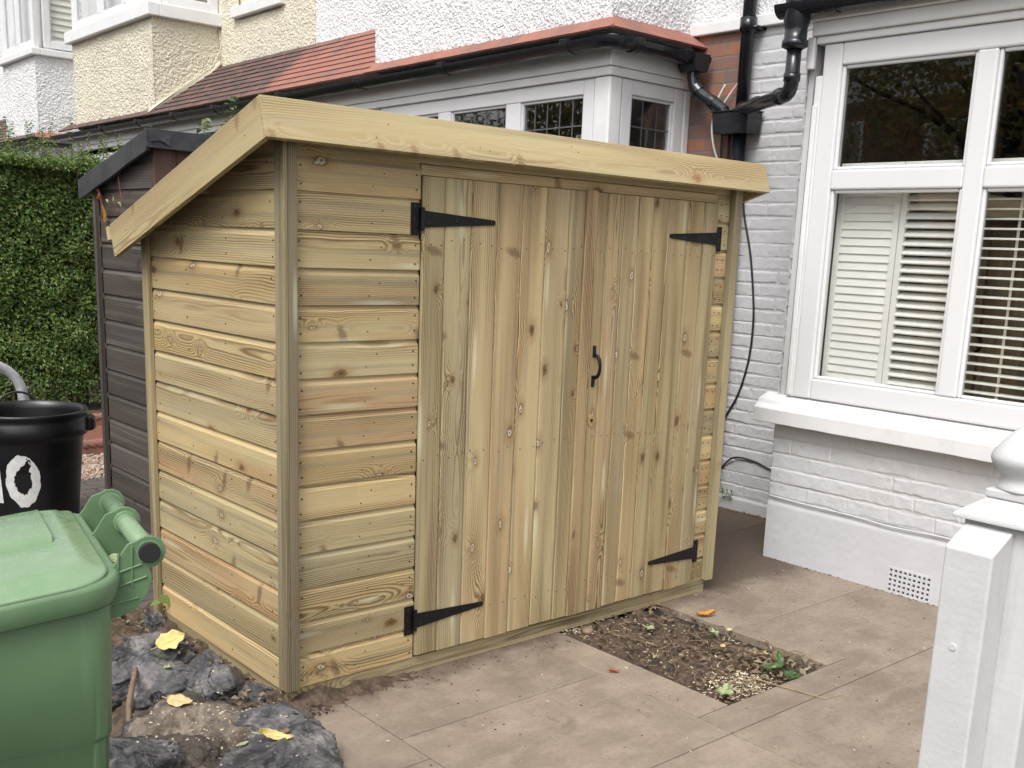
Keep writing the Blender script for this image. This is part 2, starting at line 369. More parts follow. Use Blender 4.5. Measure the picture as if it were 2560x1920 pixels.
def rock_mat():
    g = G('dark_slag_rock')
    o = g.obj()
    n = g.noise(o, 9.0, 5.0, 0.65, 0.4)
    n2 = g.noise(o, 26.0, 5.0, 0.7)
    c = g.ramp(n, [(0.30, (0.015, 0.016, 0.019)), (0.44, (0.040, 0.041, 0.046)), (0.54, (0.105, 0.100, 0.104)), (0.68, (0.26, 0.24, 0.225))])
    c = g.mix(g.map(g.noise(o, 5.0, 3.0), 0.52, 0.70, 0, 0.7), c, (0.10, 0.067, 0.053))
    c = g.mix(g.map(n2, 0.54, 0.72, 0, 0.55), c, (0.19, 0.17, 0.155))
    c = g.mix(g.map(n2, 0.46, 0.32, 0, 0.85), c, (0.009, 0.009, 0.010))
    c = g.mix(g.map(g.noise(o, 130.0, 3.0), 0.64, 0.72, 0, 0.7), c, (0.34, 0.30, 0.24))
    c = g.mix(g.map(g.noise(o, 11.0, 4.0), 0.64, 0.74, 0, 0.45), c, (0.06, 0.065, 0.025))
    nb = g.bump(g.math('ADD', g.noise(o, 30.0, 6.0, 0.72), g.math('MULTIPLY', g.noise(o, 150.0, 3.0, 0.7), 0.22)), 0.75, 0.012)
    return g.fin(c, g.map(n, 0.3, 0.7, 0.38, 0.75), nb)
M['rock'] = rock_mat()
def rubble_mat():
    g = G('old_rockery_mortar')
    o = g.obj()
    n = g.noise(o, 12.0, 6.0, 0.7, 0.8)
    c = g.ramp(n, [(0.28, (0.045, 0.036, 0.029)), (0.44, (0.12, 0.095, 0.073)), (0.58, (0.235, 0.19, 0.15)), (0.75, (0.37, 0.315, 0.25))])
    c = g.mix(g.map(g.noise(o, 40.0, 5.0, 0.75), 0.48, 0.32, 0, 0.75), c, (0.035, 0.028, 0.022))
    c = g.mix(g.map(g.noise(o, 120.0, 3.0), 0.62, 0.72, 0, 0.8), c, (0.42, 0.37, 0.29))
    c = g.mix(g.map(g.noise(o, 7.0, 3.0), 0.60, 0.75, 0, 0.5), c, (0.07, 0.075, 0.03))
    nb = g.bump(g.noise(o, 90.0, 5.0, 0.75), 0.9, 0.010)
    return g.fin(c, 0.9, nb)
M['rubble'] = rubble_mat()
def rubble_dark_mat():
    g = G('dark_rockery_mortar')
    o = g.obj()
    n = g.noise(o, 14.0, 6.0, 0.7, 0.8)
    c = g.ramp(n, [(0.30, (0.022, 0.018, 0.015)), (0.48, (0.060, 0.048, 0.038)), (0.62, (0.115, 0.093, 0.074)), (0.78, (0.22, 0.185, 0.15))])
    c = g.mix(g.map(g.noise(o, 130.0, 3.0), 0.64, 0.72, 0, 0.7), c, (0.36, 0.31, 0.25))
    c = g.mix(g.map(g.noise(o, 8.0, 3.0), 0.58, 0.72, 0, 0.5), c, (0.055, 0.06, 0.022))
    return g.fin(c, 0.9, g.bump(g.noise(o, 60.0, 6.0, 0.75), 0.9, 0.012))
M['rubble_dark'] = rubble_dark_mat()

def leaf_mat(name, cols, trans=0.3, rough=0.42):
    g = G(name)
    u, v, s = g.attr()
    a, b, c_ = g.wn(s)
    c = g.ramp(a, [(i / (len(cols) - 1), k) for i, k in enumerate(cols)])
    g.fin(c, rough)
    t = g.n('BsdfTranslucent', {'Color': c})
    mx = g.n('MixShader', {0: trans, 1: g.p.outputs[0], 2: t.outputs[0]})
    g.t.links.new(mx.outputs[0], g.o.inputs[0])
    return g.m
M['hedge'] = leaf_mat('privet_leaf', [(0.055, 0.105, 0.024), (0.085, 0.155, 0.034), (0.12, 0.205, 0.048), (0.16, 0.25, 0.062), (0.20, 0.265, 0.070), (0.075, 0.14, 0.03), (0.27, 0.27, 0.075)])
M['autumn'] = leaf_mat('autumn_leaf', [(0.12, 0.14, 0.035), (0.24, 0.16, 0.06), (0.12, 0.16, 0.05), (0.30, 0.16, 0.055), (0.12, 0.15, 0.045)], trans=0.5)

M['litter'] = leaf_mat('dead_leaf_litter', [(0.16, 0.105, 0.065), (0.22, 0.15, 0.09), (0.10, 0.065, 0.042), (0.30, 0.23, 0.15), (0.20, 0.19, 0.11), (0.13, 0.08, 0.05), (0.34, 0.30, 0.20)], trans=0.1, rough=0.7)
def gravel_mat():
    g = G('pea_gravel')
    u, v, s = g.attr()
    a, b, c_ = g.wn(s)
    c = g.ramp(a, [(0, (0.34, 0.24, 0.16)), (0.3, (0.22, 0.15, 0.11)), (0.5, (0.42, 0.36, 0.28)), (0.7, (0.28, 0.12, 0.08)), (0.85, (0.20, 0.18, 0.16)), (1, (0.5, 0.44, 0.36))])
    return g.fin(c, 0.7)
M['gravel'] = gravel_mat()
M['terracotta'] = plain('terracotta', (0.27, 0.115, 0.075), 0.8, 0.2, 18, 0.5, 120, col2=(0.17, 0.10, 0.08), dist=0.003)
M['redpath'] = plain('red_path_tile', (0.20, 0.075, 0.050), 0.75, 0.2, 9, 0.3, 120, col2=(0.16, 0.065, 0.045))

def block_mat():
    g = G('dark_block_paving')
    q = g.n('SeparateXYZ', {0: g.obj()})
    b = g.n('TexBrick', {'Vector': g.xyz(q.outputs[0], q.outputs[1], 0.0), 'Scale': 1.0, 'Color1': (0.105, 0.085, 0.075, 1), 'Color2': (0.075, 0.062, 0.056, 1), 'Mortar': (0.02, 0.017, 0.015, 1),
                         'Mortar Size': 0.006, 'Brick Width': 0.20, 'Row Height': 0.10})
    c = g.mix(g.map(g.noise(g.obj(), 9.0, 4.0, 0.7), 0.35, 0.75, 0, 0.5), b.outputs[0], (0.13, 0.105, 0.09))
    nb = g.bump(g.math('SUBTRACT', g.math('MULTIPLY', g.noise(g.obj(), 90.0, 3.0), 0.4), b.outputs['Fac']), 0.6, 0.006)
    return g.fin(c, 0.85, nb)
M['block'] = block_mat()

# ------------------------------------------------------------------ mesh helpers
SEED = [0.0]
def seed():
    SEED[0] += 1.0
    return SEED[0]
ORG = {}

def thing(name, label, cat, loc=(0, 0, 0), group=None):
    o = bpy.data.objects.new(name, None)
    COL.objects.link(o)
    o.location = loc
    o.empty_display_size = 0.1
    o['label'] = label
    o['category'] = cat
    if group: o['group'] = group
    ORG[o.name] = Vector(loc)
    return o

def tag(o, label, cat, group=None, kind=None):
    if label: o['label'] = label
    if cat: o['category'] = cat
    if group: o['group'] = group
    if kind: o['kind'] = kind
    return o

def link(name, me, mats, parent=None, loc=None):
    o = bpy.data.objects.new(name, me)
    COL.objects.link(o)
    for m in (mats if isinstance(mats, (list, tuple)) else [mats]):
        me.materials.append(m)
    if parent is not None:
        o.parent = parent
        ORG[o.name] = ORG[parent.name]
    elif loc is not None:
        o.location = loc
        ORG[o.name] = Vector(loc)
    else:
        ORG[o.name] = Vector((0, 0, 0))
    return o

class MB:
    def __init__(s, xf=None):
        s.v, s.f, s.g, s.mi, s.xf = [], [], [], [], xf
        s.m = 0
    def add(s, vs, fs, gs=None, sd=0.0):
        k = len(s.v)
        s.v += [tuple(p) for p in vs]
        s.g += [tuple(q) for q in gs] if gs is not None else [(p[0], p[1], sd) for p in vs]
        s.f += [tuple(i + k for i in f) for f in fs]
        s.mi += [s.m] * len(fs)
    def box(s, x0, x1, y0, y1, z0, z1, along='x', sd=None, taper=None):
        sd = seed() if sd is None else sd
        vs = [(x, y, z) for z in (z0, z1) for y in (y0, y1) for x in (x0, x1)]
        fs = [(0, 2, 3, 1), (4, 5, 7, 6), (0, 1, 5, 4), (2, 6, 7, 3), (0, 4, 6, 2), (1, 3, 7, 5)]
        mx, my, mz = (x0 + x1) / 2, (y0 + y1) / 2, (z0 + z1) / 2
        if along == 'x': gs = [(p[0], (p[1] - my) + (p[2] - mz), sd) for p in vs]
        elif along == 'y': gs = [(p[1], (p[0] - mx) + (p[2] - mz), sd) for p in vs]
        else: gs = [(p[2], (p[0] - mx) + (p[1] - my), sd) for p in vs]
        s.add(vs, fs, gs)
    def obox(s, c, ax, ay, az, hx, hy, hz, sd=None):
        sd = seed() if sd is None else sd
        c, ax, ay, az = Vector(c), Vector(ax).normalized(), Vector(ay).normalized(), Vector(az).normalized()
        vs, gs = [], []
        for k in (-1, 1):
            for j in (-1, 1):
                for i in (-1, 1):
                    vs.append(c + ax * hx * i + ay * hy * j + az * hz * k)
                    gs.append((i * hx + c.x + c.y, j * hy + k * hz, sd))
        s.add(vs, [(0, 2, 3, 1), (4, 5, 7, 6), (0, 1, 5, 4), (2, 6, 7, 3), (0, 4, 6, 2), (1, 3, 7, 5)], gs)
    def prism(s, poly, fn, a0, a1, sd=None, gv=None, n=1):
        """poly: 2-D outline; fn(p, a) -> world point; swept from a0 to a1"""
        sd = seed() if sd is None else sd
        m = len(poly)
        vs, gs, fs = [], [], []
        for k in range(n + 1):
            a = a0 + (a1 - a0) * k / n
            for i, p in enumerate(poly):
                vs.append(fn(p, a))
                gs.append((a, gv[i] if gv else p[0] + p[1], sd))
        for k in range(n):
            for i in range(m):
                j = (i + 1) % m
                fs.append((k * m + i, k * m + j, (k + 1) * m + j, (k + 1) * m + i))
        fs.append(tuple(range(m - 1, -1, -1)))
        fs.append(tuple(range(n * m, n * m + m)))
        s.add(vs, fs, gs)
    def tube(s, path, r, n=10, cap=True, sd=0.0):
        path = [Vector(p) for p in path]
        rs = r if isinstance(r, (list, tuple)) else [r] * len(path)
        k0 = len(path)
        t0 = (path[1] - path[0]).normalized()
        up = Vector((0, 0, 1)) if abs(t0.z) < 0.9 else Vector((1, 0, 0))
        nx = t0.cross(up).normalized()
        vs, fs, gs = [], [], []
        L = 0
        for i, p in enumerate(path):
            if i == 0: t = t0
            elif i == k0 - 1: t = (path[i] - path[i - 1]).normalized()
            else: t = ((path[i + 1] - path[i]).normalized() + (path[i] - path[i - 1]).normalized()).normalized()
            if i: L += (path[i] - path[i - 1]).length
            nx = (nx - t * nx.dot(t)).normalized()
            ny = t.cross(nx)
            for j in range(n):
                a = 2 * math.pi * j / n
                vs.append(p + (nx * math.cos(a) + ny * math.sin(a)) * rs[i])
                gs.append((L, a * rs[i], sd))
        for i in range(k0 - 1):
            for j in range(n):
                q = (j + 1) % n
                fs.append((i * n + j, i * n + q, (i + 1) * n + q, (i + 1) * n + j))
        if cap:
            fs.append(tuple(range(n - 1, -1, -1)))
            fs.append(tuple(range((k0 - 1) * n, k0 * n)))
        s.add(vs, fs, gs)
    def lathe(s, prof, c, n=32, axis='z'):
        vs, fs = [], []
        for (r, h) in prof:
            for j in range(n):
                a = 2 * math.pi * j / n
                vs.append((c[0] + r * math.cos(a), c[1] + r * math.sin(a), c[2] + h))
        for i in range(len(prof) - 1):
            for j in range(n):
                q = (j + 1) % n
                fs.append((i * n + j, i * n + q, (i + 1) * n + q, (i + 1) * n + j))
        s.add(vs, fs)
    def disc(s, c, nrm, r, n=6, h=0.0012):
        c, nrm = Vector(c), Vector(nrm).normalized()
        a = nrm.orthogonal().normalized()
        b = nrm.cross(a)
        vs = [c + (a * math.cos(2 * math.pi * i / n) + b * math.sin(2 * math.pi * i / n)) * r - nrm * 0.001 for i in range(n)]
        vs += [v + nrm * (h + 0.001) for v in vs[:n]]
        fs = [tuple(range(n, 2 * n))] + [(i, (i + 1) % n, n + (i + 1) % n, n + i) for i in range(n)]
        s.add(vs, fs)
    def build(s, name, mats, parent=None, bevel=0.0, seg=2, smooth=False, clips=None, loc=None, angle=35, subsurf=0):
        org = ORG[parent.name] if parent is not None else (Vector(loc) if loc is not None else Vector((0, 0, 0)))
        vs = [Vector(s.xf(p)) if s.xf else Vector(p) for p in s.v]
        me = bpy.data.meshes.new(name)
        me.from_pydata([tuple(p - org) for p in vs], [], s.f)
        at = me.attributes.new('gc', 'FLOAT_VECTOR', 'POINT')
        at.data.foreach_set('vector', np.array(s.g, dtype=np.float32).ravel())
        me.polygons.foreach_set('material_index', np.array(s.mi, dtype=np.int32))
        bm = bmesh.new()
        bm.from_mesh(me)
        for (co, no) in (clips or []):
            geo = bm.verts[:] + bm.edges[:] + bm.faces[:]
            bmesh.ops.bisect_plane(bm, geom=geo, plane_co=Vector(co) - org, plane_no=Vector(no), clear_outer=True)
        bmesh.ops.recalc_face_normals(bm, faces=bm.faces[:])
        bm.to_mesh(me)
        bm.free()
        o = link(name, me, mats, parent, loc)
        if bevel:
            md = o.modifiers.new('bevel', 'BEVEL')
            md.width = bevel
            md.segments = seg
            md.limit_method = 'ANGLE'
            md.angle_limit = R(angle)
            md.harden_normals = False
        if subsurf:
            md = o.modifiers.new('sub', 'SUBSURF')
            md.levels = md.render_levels = subsurf
        if smooth:
            me.polygons.foreach_set('use_smooth', np.ones(len(me.polygons), dtype=bool))
        return o

def np_mesh(name, V, F, mats, parent=None, gc=None, smooth=False, loc=None):
    """V (n,3) array, F (m,k) array of equal-size faces"""
    org = ORG[parent.name] if parent is not None else (Vector(loc) if loc is not None else Vector((0, 0, 0)))
    V = np.asarray(V, dtype=np.float32) - np.array(org, dtype=np.float32)
    F = np.asarray(F, dtype=np.int32)
    me = bpy.data.meshes.new(name)
    me.vertices.add(len(V))
    me.vertices.foreach_set('co', V.ravel())
    k = F.shape[1]
    me.loops.add(F.size)
    me.loops.foreach_set('vertex_index', F.ravel())
    me.polygons.add(len(F))
    me.polygons.foreach_set('loop_start', np.arange(0, F.size, k, dtype=np.int32))
    me.polygons.foreach_set('use_smooth', np.full(len(F), smooth, dtype=bool))
    if gc is not None:
        at = me.attributes.new('gc', 'FLOAT_VECTOR', 'POINT')
        at.data.foreach_set('vector', np.asarray(gc, dtype=np.float32).ravel())
    me.update(calc_edges=True)
    me.validate()
    return link(name, me, mats, parent, loc)

# ------------------------------------------------------------------ numpy noise
def _h(ix, iy, iz, sd):
    h = (ix.astype(np.int64) * 374761393 + iy.astype(np.int64) * 668265263 + iz.astype(np.int64) * 2147483647 + int(sd) * 974634777) & 0xFFFFFFFF
    h = ((h ^ (h >> 13)) * 1274126177) & 0xFFFFFFFF
    h = ((h ^ (h >> 16)) * 2246822519) & 0xFFFFFFFF
    return ((h ^ (h >> 15)) & 0xFFFFFF) / float(0xFFFFFF)

def vn(P, sd=0):
    P = np.asarray(P, dtype=np.float64)
    i = np.floor(P).astype(np.int64)
    f = P - i
    f = f * f * (3 - 2 * f)
    r = 0
    for dx in (0, 1):
        for dy in (0, 1):
            for dz in (0, 1):
                w = (f[:, 0] if dx else 1 - f[:, 0]) * (f[:, 1] if dy else 1 - f[:, 1]) * (f[:, 2] if dz else 1 - f[:, 2])
                r = r + w * _h(i[:, 0] + dx, i[:, 1] + dy, i[:, 2] + dz, sd)
    return r

def fbm(P, oct=4, sd=0, gain=0.5):
    P = np.asarray(P, dtype=np.float64)
    a, t, n = 1.0, 0, 0
    for k in range(oct):
        t = t + a * (vn(P * (2.03 ** k) + k * 17.3, sd + k) - 0.5)
        a *= gain
    return t

def pebbles(u, v, cell, sd=0):
    """height of thrown render: overlapping domes of random size"""
    U, Vv = u / cell, v / cell
    iu, iv = np.floor(U).astype(np.int64), np.floor(Vv).astype(np.int64)
    z = np.zeros_like(iu)
    best = np.zeros_like(U)
    for du in (-1, 0, 1):
        for dv in (-1, 0, 1):
            cu_, cv_ = iu + du, iv + dv
            px = cu_ + _h(cu_, cv_, z, sd + 1)
            py = cv_ + _h(cu_, cv_, z, sd + 2)
            rad = 0.45 + 0.5 * _h(cu_, cv_, z, sd + 3)
            ht = 0.4 + 0.6 * _h(cu_, cv_, z, sd + 4)
            d = np.sqrt((U - px) ** 2 + (Vv - py) ** 2) / rad
            best = np.maximum(best, ht * np.sqrt(np.clip(1 - d * d, 0, 1)))
    return best

def grid_wall(name, origin, U, Vd, Lu, Lv, step, hfn, mat, parent, smooth=False, shear=None, keep=None):
    """rough wall sheet: real relief along the outward normal"""
    nu, nv = max(2, int(Lu / step)), max(2, int(Lv / step))
    u = np.linspace(0, Lu, nu + 1)
    v = np.linspace(0, Lv, nv + 1)
    uu, vv = np.meshgrid(u, v, indexing='ij')
    uu, vv = uu.ravel(), vv.ravel()
    U, Vd = np.array(U, float), np.array(Vd, float)
    N = np.cross(U, Vd)
    h = hfn(uu, vv)
    P = np.array(origin, float) + uu[:, None] * U + vv[:, None] * Vd + h[:, None] * N
    if shear: P = shear(P)
    a = (np.arange(nu)[:, None] * (nv + 1) + np.arange(nv)[None, :]).ravel()
    F = np.stack([a, a + nv + 1, a + nv + 2, a + 1], 1)
    if keep is not None:
        c = P[F].mean(1)
        F = F[keep(c)]
        used = np.unique(F)
        mp = np.zeros(len(P), dtype=np.int64)
        mp[used] = np.arange(len(used))
        P, F = P[used], mp[F]
    return np_mesh(name, P, F, mat, parent, gc=np.zeros_like(P), smooth=smooth)

def painted_bricks(sd=0, amp=0.004):
    def fn(u, v):
        row = np.floor(v / 0.075)
        uo = u + np.where(row % 2 == 0, 0, 0.1125) + 0.01 * _h(row.astype(np.int64), row.astype(np.int64) * 0, row.astype(np.int64) * 0, sd)
        col = np.floor(uo / 0.225)
        wob = 0.012 * (vn(np.stack([u * 9, v * 9, 0 * u], 1), sd + 5) - 0.5) + 0.006 * (vn(np.stack([u * 45, v * 45, 0 * u], 1), sd + 6) - 0.5)
        dv = np.minimum(np.mod(v, 0.075), 0.075 - np.mod(v, 0.075)) + wob
        du = np.minimum(np.mod(uo, 0.225), 0.225 - np.mod(uo, 0.225)) + wob
        pv = _h(col.astype(np.int64), row.astype(np.int64), 0 * col.astype(np.int64), sd + 31)
        dd = np.minimum(dv, du + 0.010 * pv)
        m = np.clip((dd - 0.001) / 0.009, 0, 1)
        m = m * m * (3 - 2 * m)
        b = (_h(row.astype(np.int64), col.astype(np.int64), 0 * col.astype(np.int64), sd + 9) - 0.5) * 0.0035
        P = np.stack([u * 30, v * 30, 0 * u], 1)
        tilt = (np.mod(v, 0.075) / 0.075 - 0.5) * (_h(row.astype(np.int64), col.astype(np.int64), 0 * col.astype(np.int64), sd + 3) - 0.35) * 0.003
        return amp * m + b * m + tilt * m + 0.0028 * fbm(P, 3, sd) + 0.004 * fbm(P * 0.1, 2, sd + 2)
    return fn

def dash(cell, amp, sd=0):
    def fn(u, v):
        P = np.stack([u * 6, v * 6, 0 * u], 1)
        gate = np.clip((vn(np.stack([u / cell * 0.8, v / cell * 0.8, 0 * u], 1), sd + 40) - 0.22) / 0.3, 0, 1)
        return amp * pebbles(u, v, cell, sd) * (0.25 + 0.75 * gate) + 0.45 * amp * pebbles(u, v, cell * 0.62, sd + 20) + 0.006 * fbm(P, 3, sd)
    return fn

# window drawn in local (a across, b up, c outwards) and mapped to the wall by T
def on_front(X):      # wall facing the street: a runs along -Y
    return lambda p: (X - p[2], -p[0], p[1])
def on_return(Y):     # return wall facing -Y: a runs along +X
    return lambda p: (p[0], Y - p[2], p[1])

def window(parent, T, a0, a1, b0, b1, mulls=(), trans=(), fw=0.06, mw=0.07, depth=0.06, label=None, glass=True, lead=None, sill=None, bev=0.006, pane_c=-0.03):
    f = MB(T)
    f.box(a0, a0 + fw, b0, b1, -depth, 0)
    f.box(a1 - fw, a1, b0, b1, -depth, 0)
    f.box(a0 + fw, a1 - fw, b0, b0 + fw, -depth, -0.0005)
    f.box(a0 + fw, a1 - fw, b1 - fw, b1, -depth, -0.0005)
    xs = [a0 + fw] + [k for m in mulls for k in (m - mw / 2, m + mw / 2)] + [a1 - fw]
    for m in mulls:
        f.box(m - mw / 2, m + mw / 2, b0 + fw, b1 - fw, -depth, -0.001)
    zs = [b0 + fw] + [k for t in trans for k in (t - mw / 2, t + mw / 2)] + [b1 - fw]
    for t in trans:
        for i in range(0, len(xs), 2):
            f.box(xs[i], xs[i + 1], t - mw / 2, t + mw / 2, -depth, -0.0015)
    for i in range(0, len(xs), 2):
        for j in range(0, len(zs), 2):
            xa, xb_, za, zb2, bw = xs[i], xs[i + 1], zs[j], zs[j + 1], 0.016
            f.box(xa - .001, xa + bw, za, zb2, pane_c - .004, -0.012)
            f.box(xb_ - bw, xb_ + .001, za, zb2, pane_c - .004, -0.012)
            f.box(xa + bw, xb_ - bw, za - .001, za + bw, pane_c - .004, -0.0125)
            f.box(xa + bw, xb_ - bw, zb2 - bw, zb2 + .001, pane_c - .004, -0.0125)
    w = f.build('window', M['upvc'], parent, bevel=bev)
    if label: w['label'] = label
    for i in range(0, len(xs), 2):
        for j in range(0, len(zs), 2):
            p = MB(T)
            p.box(xs[i] - 0.004, xs[i + 1] + 0.004, zs[j] - 0.004, zs[j + 1] + 0.004, pane_c - 0.006, pane_c)
            if glass: p.build('pane', M['glass'], w)
            if lead:
                l = MB(T)
                nx = max(1, round((xs[i + 1] - xs[i]) / lead[0]))
                nz = max(1, round((zs[j + 1] - zs[j]) / lead[1]))
                for q in range(1, nx):
                    a = xs[i] + (xs[i + 1] - xs[i]) * q / nx
                    l.box(a - 0.004, a + 0.004, zs[j], zs[j + 1], pane_c + 0.0005, pane_c + 0.003)
                for q in range(1, nz):
                    b = zs[j] + (zs[j + 1] - zs[j]) * q / nz
                    l.box(xs[i], xs[i + 1], b - 0.004, b + 0.004, pane_c + 0.003, pane_c + 0.005)
                l.build('lead_lattice', M['lead'], w)
    if sill:
        q = MB(T)
        q.box(a0 - sill[0], a1 + sill[0], b0 - sill[1], b0 - 0.001, -depth, sill[2])
        q.build('window_sill', M['white_gloss'], w, bevel=0.008)
    return w

def half_gutter(mb, fn, a0, a1, r=0.056, t=0.004):
    """fn(o, z, a): o outwards from the fascia, z up, a along"""
    n = 12
    outer = [(math.cos(math.pi + math.pi * i / n) * r, math.sin(math.pi + math.pi * i / n) * r) for i in range(n + 1)]
    inner = [(x * (r - t) / r, z * (r - t) / r) for x, z in reversed(outer)]
    mb.prism(outer + inner, lambda p, a: fn(p[0], p[1], a), a0, a1, sd=0.0)

# ------------------------------------------------------------------ the setting: ground, road, paving
def sheet(name, x0, x1, y0, y1, z, mat, t=0.0):
    b = MB()
    if t: b.box(x0, x1, y0, y1, z - t, z)
    else: b.add([(x0, y0, z), (x1, y0, z), (x1, y1, z), (x0, y1, z)], [(0, 1, 2, 3)])
    o = b.build(name, mat)
    o['kind'] = 'structure'
    return o

sheet('ground', -120, 120, -120, 120, -0.30, M['ground'])
sheet('pavement', -3.3, -0.42, -40, 60, -0.13, M['asphalt'], 0.12)
sheet('road', -9.0, -3.3, -40, 60, -0.24, M['asphalt'], 0.03)
sheet('far_pavement', -11.5, -9.0, -40, 60, -0.13, M['asphalt'], 0.12)
sheet('garden_base', -0.12, 12.0, -7.0, 1.12, -0.036, M['mortar'], 0.2)
sheet('drive_paving', -0.42, 12.0, 1.12, 3.72, -0.012, M['block'], 0.2)
sheet('gravel_base', -0.42, 12.0, 3.72, 4.42, -0.03, M['soil'], 0.2)
sheet('red_path', -0.42, 12.0, 4.42, 5.5, -0.005, M['redpath'], 0.2)
sheet('hedge_soil', -0.42, 12.0, 5.5, 16.0, -0.02, M['soil'], 0.2)

def slabs():
    b = MB()
    g = 0.0022
    L = [(-0.12, .177, -0.56, 0.3, 1111), (-0.12, .177, -1.2, -0.56, 1111), (-0.12, .177, -1.8, -1.2, 1111),
         (.177, 1.052, -.405, 1.1, 1011), (1.052, 1.215, -.857, 1.1, 1110), (1.81, 1.94, -.857, .6, 1010), (1.94, 2.9, -.413, .6, 1011),
         (1.215, 1.81, 0.055, 1.1, 1111), (1.81, 3.6, .6, 1.1, 1111), (2.9, 3.6, -.0, .6, 1111),
         (.177, 1.052, -1.0, -.405, 1111), (1.052, 1.94, -1.0, -.857, 1111), (1.94, 2.9, -1.0, -.413, 1111),
         (.177, 1.045, -1.6, -1.0, 1111), (1.045, 1.94, -1.6, -1.0, 1111), (1.94, 2.9, -1.6, -1.0, 1111)]
    for r, y in enumerate((-1.6, -2.2, -2.8, -3.4, -4.0)):
        for x0, x1 in ((-.12, .177), (.177, 1.05), (1.05, 1.94), (1.94, 2.9)):
            L.append((x0, x1, y - .6, y, 1111))
    for x0, x1, y0, y1, f in L:
        f = [int(k) for k in str(f)]   # gaps on left, right, bottom, top
        b.box(x0 + g * f[0], x1 - g * f[1], y0 + g * f[2], y1 - g * f[3], -0.034, 0.0, sd=seed())
    o = b.build('patio', M['slab'], bevel=0.0022, seg=1)
    o['kind'] = 'structure'
slabs()

def soil_patch():
    x0, x1, y0, y1 = 1.217, 1.808, -.855, .053
    nx, ny = 150, 220
    xs, ys = np.meshgrid(np.linspace(x0, x1, nx + 1), np.linspace(y0, y1, ny + 1), indexing='ij')
    P = np.stack([xs.ravel(), ys.ravel(), 0 * xs.ravel()], 1)
    e = np.minimum(np.minimum(P[:, 0] - x0, x1 - P[:, 0]), np.minimum(P[:, 1] - y0, y1 - P[:, 1]))
    h = -0.020 + 0.030 * fbm(P * 9, 4, 3) + 0.026 * fbm(P * 38, 3, 8) - 0.012 * np.clip((P[:, 0] - 1.70) / 0.1, 0, 1) - 0.012 * np.clip(1 - e / 0.04, 0, 1)
    P[:, 2] = np.minimum(h, -0.002)
    a = (np.arange(nx)[:, None] * (ny + 1) + np.arange(ny)[None, :]).ravel()
    F = np.stack([a, a + ny + 1, a + ny + 2, a + 1], 1)
    o = np_mesh('soil_bed', P, F, M['soil'], smooth=True)
    o['kind'] = 'structure'
soil_patch()

def soil_sheet(name, x0, x1, y0, y1, nx, ny, hfn):
    xs, ys = np.meshgrid(np.linspace(x0, x1, nx + 1), np.linspace(y0, y1, ny + 1), indexing='ij')
    P = np.stack([xs.ravel(), ys.ravel(), 0 * xs.ravel()], 1)
    P[:, 2] = hfn(P)
    a = (np.arange(nx)[:, None] * (ny + 1) + np.arange(ny)[None, :]).ravel()
    F = np.stack([a, a + ny + 1, a + ny + 2, a + 1], 1)
    o = np_mesh(name, P, F, M['soil'], smooth=True)
    o['kind'] = 'structure'
    return o
soil_sheet('soil_border', -0.62, 0.03, -0.75, 1.15, 130, 380,
           lambda P: np.where(P[:, 0] > -0.45, 0.012, 0) - 0.16 * np.clip((-0.34 - P[:, 0]) / 0.2, 0, 1) - 0.10 * np.clip((-0.12 - P[:, 1]) / 0.2, 0, 1) * np.clip((P[:, 0] + 0.1) / 0.06, 0, 1)
           + 0.035 * fbm(P * 8, 4, 21) + 0.016 * fbm(P * 40, 3, 22) + 0.02 * np.clip((P[:, 1] - 0.5) / 0.4, 0, 1))
# loose soil trodden along the foot of the shed
soil_sheet('soil_drift', -0.06, 0.75, -0.11, 0.05, 200, 60,
           lambda P: -0.010 + 0.050 * np.clip((P[:, 1] + 0.10) / 0.13, 0, 1) * np.clip((0.62 - P[:, 0]) / 0.5, 0, 1) * (0.55 + 0.9 * vn(P * 14, 5)) + 0.010 * fbm(P * 45, 3, 31))

# ------------------------------------------------------------------ pent shed
P_ = 0.1125
Z0 = 0.0568
def shiplap(z):
    """(out, z) outline of one shiplap board; out = distance in front of the wall line"""
    p = P_
    face = [(0.0, 0.0016), (0.0, 0.0915), (-0.0022, 0.0950), (-0.0055, 0.1000), (-0.0072, 0.1050), (-0.0074, p + 0.010)]
    return [(0.0 - 0.018, 0.001)] + face + [(-0.018, p + 0.010)]

shed = thing('pent_shed', 'new unpainted timber shed with sloping roof, double doors and black hinges', 'shed', (0, 0, 0))
SL = 0.316
def zr(y): return 1.881 - SL * (y + 0.055)
RC = (0, -0.055, 1.881 - 0.028)
RN = (0, SL, 1.0)

def gv_of(poly): return [q[1] - 0.055 for q in poly]
def front_boards(name, x0, x1, i0, i1, nails=True, right=False):
    b = MB()
    for i in range(i0, i1):
        z = Z0 + i * P_
        pl = shiplap(z)
        sd = seed()
        b.m = 0
        off = random.uniform(-3, 3)
        b.prism(pl, lambda p, a: (a, -p[0] + random.uniform(0, 1e-5), z + p[1]), x0, x1 + random.uniform(-.0015, .0015), sd=sd, gv=gv_of(pl))
        b.g = b.g[:-2 * len(pl)] + [(q[0] + off, q[1], q[2]) for q in b.g[-2 * len(pl):]]
        if nails:
            b.m = 1
            ks = (x0 + 0.03, x1 - 0.018) if not right else (x0 + .03, x1 - .03)
            for x in ks:
                for dz in (0.025, 0.075):
                    if z + dz < 1.80: b.disc((x + random.uniform(-.004, .004), -0.0, z + dz + random.uniform(-.006, .006)), (0, -1, 0), 0.0033)
            if not right:
                for dz in (.03, .07):
                    if z + dz < 1.80: b.disc((x0 + .20 + .004 * i + dz, 0, z + dz), (0, -1, 0), 0.0024)
    return b.build(name, [M['pine'], M['nail']], shed, clips=[(RC, RN)])
